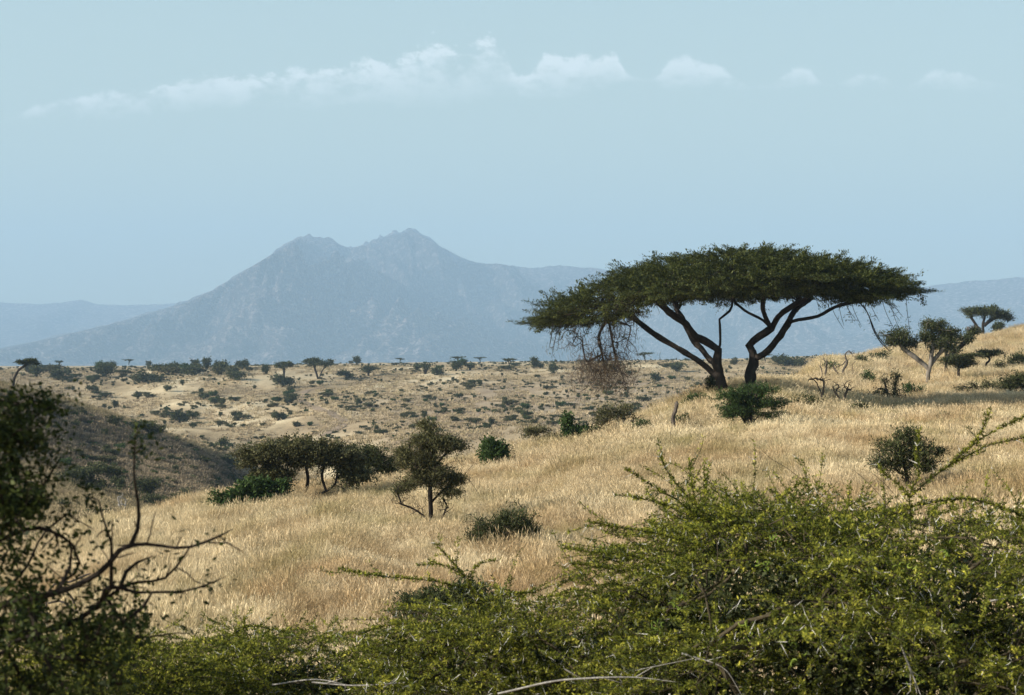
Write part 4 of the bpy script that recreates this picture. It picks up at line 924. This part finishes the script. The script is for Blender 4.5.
def thicket(name, label, px0, px1, top, dist, depth, below, n_in, sprigs, seed, spr=(.22, .6), n_spray=2, thorn=900, pods=10, pale=(), leaf='thorn_leaf', dens=1.0, leafsz=1.0, pod_at=()):
    """px0..px1 and top(px) give the outline at distance dist; below: how far (px) the leafy mass reaches under it"""
    rng = np.random.default_rng(seed); s = dist/F
    cx = (px0 + px1)/2; bx, by, bz = atdist(cx, dist)
    def W(px, py, dy=0.0): return np.array([(px - 512)*s - bx, dy, -(py - H)*s - bz])
    sk = Skel(rng); half = (px1 - px0)/2*s
    # several stems fanning out from the ground
    for k in range(9):
        a = rng.uniform(-1, 1); dy = rng.uniform(-.6, .6)*depth
        px = cx + a*(px1 - px0)*.36; tz = W(px, top(px) + below*.45)[2]
        x = (px - 512)*s - bx
        sk.limb([(a*.3, dy*.15, -.1), (x*.45, dy*.5, tz*.45), (x, dy, tz)], -1, .12)
    nst = len(sk.p); T = []
    while len(T) < n_in:          # foliage gathers in level pads with gaps between them
        pc = rng.uniform(px0, px1); v0 = rng.uniform(-1, 1); e = abs((pc - cx)/((px1 - px0)/2))
        if v0*v0 + e**4 > 1.0: continue
        k = rng.random()**1.25; drop = 20*v0*v0 + 30*max(0, 1 - 4*k)*(vnoise(np.array(pc/38.), np.array(v0*3.)) + 1)*.5
        row = top(pc) + drop + below*k; hw = rng.uniform(14, 44); m = rng.integers(8, 20); tl = rng.normal(0, .12)
        for _ in range(m):
            a = rng.normal(0, .55); T.append(W(pc + a*hw, max(row + tl*a*hw + rng.normal(0, 3.2), top(pc + a*hw) + 2), (v0 + rng.normal(0, .16))*depth))
    tips = sk.grow(T, .10, .22, .05, nst//3)
    P = np.array(sk.p); par = np.array(sk.par)
    # arching leafy sprays
    spray_nodes = []
    base_n = len(sk.p)
    starts = list(tips)*n_spray
    for tnode in starts:
        d = unit(P[tnode] - P[par[tnode]]); out = unit(np.array([P[tnode][0], P[tnode][1], 0]) + rng.normal(0, .5*half, 3)*[1, 1, 0])
        d = unit(d*.5 + out*.6 + rng.normal(0, .45, 3)*[1, 1, .12] + [0, 0, .04]); L = rng.uniform(*spr); n = max(3, int(L/.055)); last = tnode; p = P[tnode].copy()
        for q in range(n):
            d = unit(d + rng.normal(0, .10, 3) + [0, 0, -.05]); p = p + d*L/n; last = sk.add(p, last); spray_nodes.append(last)
    for line, leafy, wd in sprigs:
        pts = [W(*q) if len(q) == 3 else W(q[0], q[1], -.2*depth) for q in line]
        k0 = len(sk.p); near = sk.nearest(pts[0])
        sk.limb(pts, near, .05)
        k1 = len(sk.p)
        if leafy: spray_nodes += list(range(k0, k1))*3
        if leafy > 1:     # side twigs
            for q in range(k0 + 2, k1 - 1):
                if rng.random() < .42*leafy/2:
                    d = unit(unit(np.array(sk.p[q]) - np.array(sk.p[q-1])) + rng.normal(0, .6, 3)*[1, .8, .6]); last = q; p = np.array(sk.p[q]); L = rng.uniform(.06, .24)
                    for _ in range(max(2, int(L/.04))):
                        d = unit(d + rng.normal(0, .12, 3)); p = p + d*.04; last = sk.add(p, last); spray_nodes.append(last)
    r = sk.radii(.034, .0018, 2.1)
    P = np.array(sk.p); par = np.array(sk.par)
    for line, leafy, wd in sprigs: pass
    root = empty(name, (bx, by, bz)); tag(root, label, 'bush')
    tv, tf = sk.tubes(r)
    link('branch', mesh_np(name + '_wood', tv, tf, M['moss_bark'], smooth=True), root)
    sn = np.array(spray_nodes); A = P[par[sn]]; B = P[sn]; seg = B - A; ln = np.linalg.norm(seg, axis=1)
    m = 13; rep = np.clip((ln/.05*m*dens*rng.uniform(.5, 1.4, len(sn))), 1, 30).astype(int)
    idx = np.repeat(np.arange(len(sn)), rep); u = np.round(rng.random((len(idx), 1))*2)/2 + rng.normal(0, .06, (len(idx), 1))
    off = rng.normal(0, 1, (len(idx), 3))*[1, 1, .8] + [0, 0, .45]; off = unit(off)
    c = A[idx] + seg[idx]*u + off*rng.uniform(.004, .022, (len(idx), 1))*leafsz
    lv = leaves(c, off + .3*unit(seg[idx]), rng, .025*leafsz, .0085*leafsz, 0, .4)
    # broad filler leaves added in a darker green to paint the shaded interior
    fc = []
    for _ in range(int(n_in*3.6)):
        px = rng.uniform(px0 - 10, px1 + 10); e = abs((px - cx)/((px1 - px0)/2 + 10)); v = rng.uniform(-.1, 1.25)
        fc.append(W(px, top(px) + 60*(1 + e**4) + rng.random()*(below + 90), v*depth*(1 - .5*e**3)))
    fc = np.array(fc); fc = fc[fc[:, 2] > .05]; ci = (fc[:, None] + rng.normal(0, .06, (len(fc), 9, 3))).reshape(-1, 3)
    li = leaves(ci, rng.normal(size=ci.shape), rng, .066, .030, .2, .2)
    link('shade_filler_foliage', mesh_np(name + '_inner', li[0], li[1], M['dark_leaf'], li[2]), root)
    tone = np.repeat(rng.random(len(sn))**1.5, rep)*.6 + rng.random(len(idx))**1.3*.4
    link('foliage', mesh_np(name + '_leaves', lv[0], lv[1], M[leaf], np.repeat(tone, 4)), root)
    if thorn:
        pick = rng.choice(len(sn), min(thorn, len(sn)), replace=False); tp = B[pick]; sd = unit(seg[pick])
        side = unit(np.cross(sd, rng.normal(size=(len(pick), 3)))); d1 = side + sd*.3 + [0, 0, .25]; d2 = -side*.75 + sd*.35 + [0, 0, .25]
        sv, sf = spikes(np.concatenate([tp, tp[::2]]), np.concatenate([d1, d2[::2]]), rng, .058, .0021)
        tag(link('thorns', mesh_np(name + '_thorns', sv, sf, M['thorn']), root), kind='stuff')
    spots = [W(a, b, -depth*.75 if len(sprigs) else 0) for a, b in pod_at] + [B[i] - [0, .03, .02] for i in rng.choice(len(sn), pods)]
    for k, q in enumerate(spots):
        o = link('seed_pods', POD[k % 5], root, q); o.rotation_euler = (rng.uniform(-.6, .6), rng.uniform(-.6, .6), rng.uniform(0, 6.28)); o.scale = (rng.uniform(.85, 1.3),)*3
    for line in pale:
        b = Skel(rng); pts = [W(a, c_, -depth*.95) for a, c_ in line]; b.limb(pts, -1, .04)
        for q in range(3):
            i = rng.integers(1, len(b.p) - 1); e = np.array(b.p[i]) + (np.array(b.p[i]) - np.array(b.p[i-1]))*2.2 + rng.normal(0, .045, 3)*[1, .4, 1]; b.limb([e], i, .04)
        rr = b.radii(.0055, .0022, 2.2); bv, bf = b.tubes(rr)
        link('dead_branch', mesh_np(name + '_dead', bv, bf, M['pale_wood'], smooth=True), root)['label'] = 'bare bleached dead branch'
    return root

def interp(*pts):
    xs_ = [p[0] for p in pts]; ys_ = [p[1] for p in pts]
    return lambda px: float(np.interp(px, xs_, ys_))
thicket('thorn_bush', 'large sunlit thorn bush with green pods and white thorns filling the lower right', 590, 1110,
        interp((590, 600), (620, 560), (660, 532), (700, 515), (740, 508), (790, 505), (850, 512), (910, 515), (960, 508), (1024, 505), (1110, 520)), 11.5, 1.9, 260, 1800,
        [([(735, 560), (722, 540), (700, 513), (680, 490), (665, 472), (655, 453)], 2, 1), ([(700, 514), (670, 494), (645, 480), (622, 465)], 2, 1), ([(692, 503), (686, 480), (684, 456)], 2, 1),
         ([(700, 515), (699, 485), (702, 462)], 2, 1), ([(695, 540), (650, 527), (612, 521), (586, 516)], 2, 1), ([(690, 512), (652, 497), (624, 491)], 2, 1), ([(705, 522), (720, 500), (717, 480)], 2, 1),
         ([(660, 560), (620, 548), (585, 545), (560, 541)], 2, 1), ([(660, 570), (610, 562), (570, 556)], 2, 1), ([(735, 530), (760, 505), (778, 488), (793, 476)], 1, 1), ([(793, 476), (776, 463), (762, 455), (753, 446)], 0, 1),
         ([(898, 530), (897, 508), (896, 493), (905, 470), (903, 450), (906, 426)], 1, 1), ([(896, 493), (920, 472), (945, 456), (975, 442), (1010, 434), (1040, 426)], 2, 1),
         ([(932, 464), (960, 440), (985, 425), (1014, 411)], 1, 1), ([(957, 442), (968, 424), (975, 408)], 2, 1), ([(896, 493), (884, 479), (872, 470), (865, 461)], 2, 1),
         ([(862, 524), (900, 501), (950, 494), (1000, 508), (1024, 520)], 2, 1), ([(888, 520), (872, 496), (856, 478), (841, 465)], 0, 1), ([(900, 510), (882, 490), (873, 480), (859, 468)], 0, 1),
         ([(830, 520), (838, 495), (838, 480)], 1, 1), ([(800, 515), (815, 497), (822, 470)], 0, 1), ([(1000, 520), (1005, 500), (1022, 490)], 1, 1)],
        301, spr=(.18, .5), n_spray=2, thorn=2600, pods=30,
        pod_at=[(895, 520), (745, 512), (655, 570), (718, 590), (640, 590), (760, 612), (700, 660), (960, 560), (880, 680), (1000, 640), (830, 560)],
        pale=[[(500, 640), (560, 628), (610, 626), (650, 630)], [(655, 606), (690, 618), (705, 640)], [(840, 600), (850, 625), (858, 645)], [(915, 562), (950, 556), (985, 560)], [(645, 640), (640, 680), (636, 700)]])
thicket('thorn_bush', 'sunlit thorn bush with long arching sprays at bottom centre', 385, 640,
        interp((385, 640), (430, 612), (480, 596), (540, 596), (590, 590), (640, 570)), 12.5, 1.2, 150, 1000,
        [([(488, 660), (486, 630), (478, 600), (465, 572), (448, 552), (436, 539)], 2, 1), ([(472, 584), (430, 576), (385, 572), (343, 565)], 2, 1), ([(478, 600), (505, 590), (535, 588)], 2, 1), ([(470, 580), (480, 560), (500, 556)], 2, 1),
         ([(463, 570), (440, 560), (421, 561)], 2, 1), ([(560, 620), (590, 596), (625, 585)], 2, 1), ([(450, 630), (420, 618), (390, 620), (360, 630)], 2, 1), ([(540, 610), (560, 580), (592, 568)], 2, 1)],
        302, spr=(.14, .42), thorn=1500, pods=14, pod_at=[(590, 668), (470, 690)], pale=[[(330, 652), (370, 655), (420, 652)], [(560, 640), (590, 660), (600, 690)]])
thicket('thorn_bush', 'low shaded thorn bush with grey stems along the bottom left', 110, 440,
        interp((110, 650), (170, 636), (230, 624), (300, 628), (360, 634), (440, 632)), 14.0, 1.1, 130, 1100,
        [([(300, 650), (340, 632), (380, 640)], 2, 1), ([(230, 640), (255, 622), (290, 628)], 2, 1), ([(260, 650), (248, 622), (250, 612)], 2, 1)], 303, spr=(.12, .36), thorn=900, pods=8,
        pale=[[(250, 672), (290, 676), (320, 695)], [(340, 668), (370, 690)], [(210, 660), (215, 700)], [(290, 660), (330, 655), (360, 660)]])
thicket('thorn_bush', 'yellow green thorn bush behind the near branches in the bottom left corner', 20, 190,
        interp((20, 640), (70, 640), (120, 645), (190, 650)), 12.5, .9, 120, 520, [], 304, thorn=150, pods=3)

def near_tree():
    rng = np.random.default_rng(401); D = 5.2; s = D/F
    bx, by, bz = atdist(-300, D)
    def W(px, py, dy=0.0): return np.array([(px - 512)*s - bx, dy, -(py - H)*s - bz])
    sk = Skel(rng); st = .04
    tr = sk.limb([(0, 0, -.1), W(-290, 900), W(-240, 700, .05), W(-200, 620, .05)], -1, .08)
    t2 = sk.limb([W(-210, 520), W(-230, 400, .1), W(-220, 250, .2)], tr, .08)
    wood = {}
    lines = [
        [(-200, 620), (-90, 612), (0, 604), (31, 597), (71, 587), (105, 570), (133, 543), (150, 542), (185, 546), (216, 537), (236, 527)],
        [(-200, 640), (-80, 646), (0, 641), (40, 638), (74, 622), (102, 600), (117, 591), (148, 588), (173, 563), (182, 549)],
        [(71, 587), (114, 587), (136, 594), (173, 594), (201, 588), (224, 578)],
        [(93, 607), (124, 632), (133, 644), (167, 642)],
        [(133, 543), (141, 526), (144, 500), (143, 470), (144, 436)],
        [(0, 604), (20, 570), (30, 540), (50, 520)], [(-60, 612), (-20, 560), (0, 520), (20, 500), (38, 470)], [(-90, 600), (-60, 520), (-20, 460), (10, 430), (40, 410)],
        [(105, 570), (112, 545), (104, 520), (100, 500)], [(60, 590), (70, 560), (66, 535)], [(150, 588), (140, 610), (118, 625)], [(40, 638), (60, 670), (90, 690)], [(20, 640), (50, 655), (100, 660), (125, 668)],
        [(0, 641), (15, 680), (40, 720)], [(-100, 660), (-20, 680), (30, 700), (90, 715)], [(117, 591), (125, 570), (146, 560)], [(0, 525), (30, 530), (55, 545), (62, 560)]]
    for l in lines:
        a = W(*l[0], rng.uniform(-.1, .1)) if True else 0
        k = sk.nearest(a); dy = rng.uniform(-.25, .25); pts = [W(x, y, dy*min(1, i/3)) for i, (x, y) in enumerate(l)][1:]
        k0 = len(sk.p); sk.limb(pts, k, st); k1 = len(sk.p); big = len(l) > 7
        for q in range(k0, k1): wood[q] = (.0105 if big else .006)*(1 - .78*(q - k0)/(k1 - k0))
    nm = len(sk.p)
    for q in list(wood):
        if rng.random() < .5:
            d_ = unit(np.array(sk.p[q]) - np.array(sk.p[sk.par[q]])); d_ = unit(d_ + rng.normal(0, .8, 3)*[1, .6, 1]); last = q; L = rng.uniform(.03, .11); p_ = np.array(sk.p[q])
            for _ in range(3): p_ = p_ + d_*L/3; d_ = unit(d_ + rng.normal(0, .2, 3)); last = sk.add(p_, last)
    nt_ = len(sk.p)
    def box(n, x0, x1, y0, y1, d): return [W(rng.uniform(x0, x1), rng.uniform(y0, y1), rng.normal(0, d)) for _ in range(n)]
    T = [W(*q, rng.normal(0, .15)) for q in [(rng.uniform(-60, 50), rng.uniform(398, 520)) for _ in range(190)] if q[0] < 20 + 34*math.sin((q[1]-390)/44) or q[1] < 470]
    T = [q for q in T if True]
    T += box(40, -40, 50, 520, 600, .15) + box(150, -60, 125, 615, 720, .25) + box(14, 60, 150, 600, 640, .1)
    T = [q for q in T]
    tips = sk.grow(T, .045, .25, .03, 20)
    # crown mass added out of view, above and left, to shade what is seen
    big = ellipsoids([(*W(-640, 60), .75, .8, .5, 260), (*W(-480, 300), .5, .7, .4, 160), (*W(-560, 500), .5, .7, .5, 140)], rng)
    tips2 = sk.grow(big, .09, .25, .05, 0)
    r = sk.radii(.075, .0020, 2.2)
    for q, v_ in wood.items(): r[q] = min(max(r[q], v_), v_*1.6)
    root = empty('thorn_tree', (bx, by, bz)); tag(root, 'dark out-of-focus tree with bare crooked branches crossing the left edge', 'tree')
    tv, tf = sk.tubes(r); link('trunk', mesh_np('near_tree_wood', tv, tf, M['bark'], smooth=True), root)
    P = np.array(sk.p); par = np.array(sk.par)
    nodes = np.array(tips); m = 11
    k = np.concatenate([nodes, par[nodes], par[par[nodes]]])
    main = np.arange(nm, nt_); k = np.concatenate([k, rng.choice(main, 90)])
    c = np.repeat(P[k], m, 0) + rng.normal(0, .022, (len(k)*m, 3))
    lv = leaves(c, rng.normal(size=c.shape), rng, .020, .011, 0, .2)
    k2 = np.array(tips2); c2 = np.repeat(P[k2], 22, 0) + rng.normal(0, .09, (len(k2)*22, 3)); lv2 = leaves(c2, rng.normal(size=c2.shape), rng, .06, .04, 0, .2)
    link('crown', mesh_np('near_tree_leaves', np.concatenate([lv[0], lv2[0]]), np.concatenate([lv[1], lv2[1] + len(lv[0])]), M['shade_leaf'], np.concatenate([lv[2], lv2[2]])), root)
near_tree()

# ------------------------------------------------------------------ air, sky, sun, camera
def haze():
    x0, x1, y0, y1, z0, z1 = -9600, 9600, -70, 15650, -125, 1010
    V = [(x, y, z) for z in (z0, z1) for y in (y0, y1) for x in (x0, x1)]
    Fc = np.array([[0, 2, 3, 1], [4, 5, 7, 6], [0, 1, 5, 4], [2, 6, 7, 3], [0, 4, 6, 2], [1, 3, 7, 5]])
    m, t = nt('haze'); v = N(t, 'ShaderNodeVolumePrincipled'); o = N(t, 'ShaderNodeOutputMaterial')
    v.inputs['Color'].default_value = (0.475, 0.70, 0.94, 1); v.inputs['Density'].default_value = HAZE_D
    v.inputs['Anisotropy'].default_value = 0.0
    t.links.new(v.outputs[0], o.inputs['Volume'])
    tag(link('haze', mesh_np('haze', V, Fc, m)), 'thin blue daytime haze over the whole plain', 'haze', kind='stuff')
HAZE_D = 0.00014
haze()

w = bpy.data.worlds.new("World"); SC.world = w; w.use_nodes = True
t = w.node_tree; t.nodes.clear()
sky = N(t, 'ShaderNodeTexSky', sky_type='NISHITA', sun_disc=False, sun_elevation=SUN_EL, sun_rotation=math.pi/2 - SUN_AZ, altitude=1500, air_density=1.0, dust_density=1.2, ozone_density=1.0)
bg = N(t, 'ShaderNodeBackground', _Strength=0.085); out = N(t, 'ShaderNodeOutputWorld')
# a broken line of small fair-weather clouds low over the mountains (directions in the sky)
tc = N(t, 'ShaderNodeTexCoord'); sp = N(t, 'ShaderNodeSeparateXYZ'); t.links.new(tc.outputs['Generated'], sp.inputs[0])
def MA(op, a, b=None, c=None, clamp=False):
    n = N(t, 'ShaderNodeMath', operation=op, use_clamp=clamp)
    for i, q in enumerate((a, b, c)):
        if q is None: continue
        if isinstance(q, (int, float)): n.inputs[i].default_value = q
        else: t.links.new(q, n.inputs[i])
    return n.outputs[0]
U = MA('DIVIDE', sp.outputs[0], MA('MAXIMUM', sp.outputs[1], 0.01)); Vv = MA('DIVIDE', sp.outputs[2], MA('MAXIMUM', sp.outputs[1], 0.01))
UX = MA('MULTIPLY_ADD', U, F/1024, 0.5)                 # 0..1 across the view
ROW = MA('MULTIPLY_ADD', Vv, -F, H)
cv = N(t, 'ShaderNodeCombineXYZ'); t.links.new(MA('MULTIPLY', UX, 10.24), cv.inputs[0]); t.links.new(MA('MULTIPLY', ROW, 0.0165), cv.inputs[1])
n1 = N(t, 'ShaderNodeTexNoise', _Scale=1.5, _Detail=9, _Roughness=0.60, _Distortion=0.45); t.links.new(cv.outputs[0], n1.inputs['Vector'])
n2 = N(t, 'ShaderNodeTexNoise', _Scale=6.5, _Detail=6, _Roughness=0.6); t.links.new(cv.outputs[0], n2.inputs['Vector'])
def fcurve(src, pts):
    n = N(t, 'ShaderNodeFloatCurve'); c = n.mapping.curves[0]
    while len(c.points) < len(pts): c.points.new(0.5, 0.5)
    for p, (a, b) in zip(c.points, pts): p.location = (a, b); p.handle_type = 'AUTO_CLAMPED'
    n.mapping.update(); t.links.new(src, n.inputs['Value']); return n.outputs[0]
X = lambda v: v / 1024
base = fcurve(UX, [(0, .60), (X(30), .585), (X(200), .55), (X(350), .53), (X(450), .51), (X(500), .47), (X(520), .49), (X(545), .49), (X(600), .435), (X(635), .40), (X(690), .47), (X(740), .45), (X(800), .43), (X(1000), .43), (1, .43)])   # row/200 of the flat base
thick = fcurve(UX, [(0, .00), (X(14), .03), (X(45), .14), (X(110), .20), (X(165), .26), (X(212), .38), (X(240), .31), (X(280), .35), (X(320), .40), (X(370), .42), (X(415), .53), (X(440), .62), (X(462), .52), (X(490), .55), (X(508), .44), (X(522), .24), (X(540), .36), (X(556), .43), (X(570), .34), (X(584), .36), (X(597), .28), (X(608), .29), (X(622), .14), (X(645), .03), (X(680), .34), (X(705), .30), (X(740), .11), (X(765), .04), (X(800), .18), (X(830), .03), (X(872), .13), (X(905), .03), (X(940), .15), (X(985), .06), (1, .0)])   # height/100
up = MA('SUBTRACT', MA('MULTIPLY', base, 200.0), ROW)   # px above the base
th = MA('MULTIPLY', thick, 100.0)
nn = MA('SUBTRACT', MA('MULTIPLY_ADD', n2.outputs[0], 0.7, n1.outputs[0]), 0.85)
top = MA('MULTIPLY', MA('ADD', MA('MULTIPLY', nn, 1.2), 1.0), th)      # wobbling top
d_top = MA('DIVIDE', MA('SUBTRACT', top, up), MA('MULTIPLY_ADD', th, 0.10, 3.0), clamp=True)
d_bot = MA('DIVIDE', MA('ADD', up, MA('MULTIPLY_ADD', nn, 30.0, 2.0)), MA('MULTIPLY_ADD', th, 0.75, 8.0), clamp=True)
wisp = MA('MULTIPLY_ADD', nn, 4.0, 0.80, clamp=True)
mask = MA('MULTIPLY', MA('MULTIPLY', d_top, d_bot), MA('MULTIPLY', wisp, MA('MULTIPLY', MA('DIVIDE', th, 12.0, clamp=True), fcurve(UX, [(0, .44), (X(620), .46), (X(650), .40), (X(760), .36), (1, .30)]))))
front = MA('GREATER_THAN', sp.outputs[1], 0.05)
mask = MA('MULTIPLY', mask, front)
veil = N(t, 'ShaderNodeMix', data_type='RGBA', _Factor=.7)
t.links.new(sky.outputs[0], veil.inputs[6]); el = sp.outputs[2]
t.links.new(MA('MULTIPLY_ADD', el, -1.6, 1.05, clamp=True), veil.inputs[0])
t.links.new(mix(t, MA('MULTIPLY', Vv, 5.0, clamp=True), (5.1, 5.3, 3.3), (4.3, 5.35, 4.95)), veil.inputs[7])
mx = N(t, 'ShaderNodeMix', data_type='RGBA'); t.links.new(mask, mx.inputs[0]); t.links.new(veil.outputs[2], mx.inputs[6]); mx.inputs[7].default_value = (10.5, 10.5, 10.6, 1)
t.links.new(mx.outputs[2], bg.inputs[0]); t.links.new(bg.outputs[0], out.inputs[0])

sl = bpy.data.lights.new('sun', 'SUN'); sl.energy = 5.0; sl.angle = math.radians(0.55); sl.color = (1.0, 0.93, 0.82)
so = bpy.data.objects.new('sun', sl); COL.objects.link(so)
dirv = Vector((math.cos(SUN_EL)*math.cos(SUN_AZ), math.cos(SUN_EL)*math.sin(SUN_AZ), math.sin(SUN_EL)))
so.rotation_euler = dirv.to_track_quat('Z', 'Y').to_euler(); so.location = (-40, -20, 60)

cam = bpy.data.cameras.new('camera'); co = bpy.data.objects.new('camera', cam); COL.objects.link(co)
cam.sensor_width = 36; cam.lens = F / 1024 * 36; cam.clip_start = 0.1; cam.clip_end = 60000
co.rotation_euler = (math.pi/2 + math.atan((H - 347.5)/F), 0, 0)
cam.dof.use_dof = True; cam.dof.focus_distance = 80; cam.dof.aperture_fstop = 9.5
SC.camera = co
SC.view_settings.view_transform = 'Standard'; SC.view_settings.look = 'None'; SC.view_settings.exposure = 0.72; SC.view_settings.gamma = 1.0
SC.cycles.volume_bounces = 1; SC.cycles.max_bounces = 6; SC.cycles.diffuse_bounces = 3; SC.cycles.transmission_bounces = 3
SC.cycles.use_denoising = True
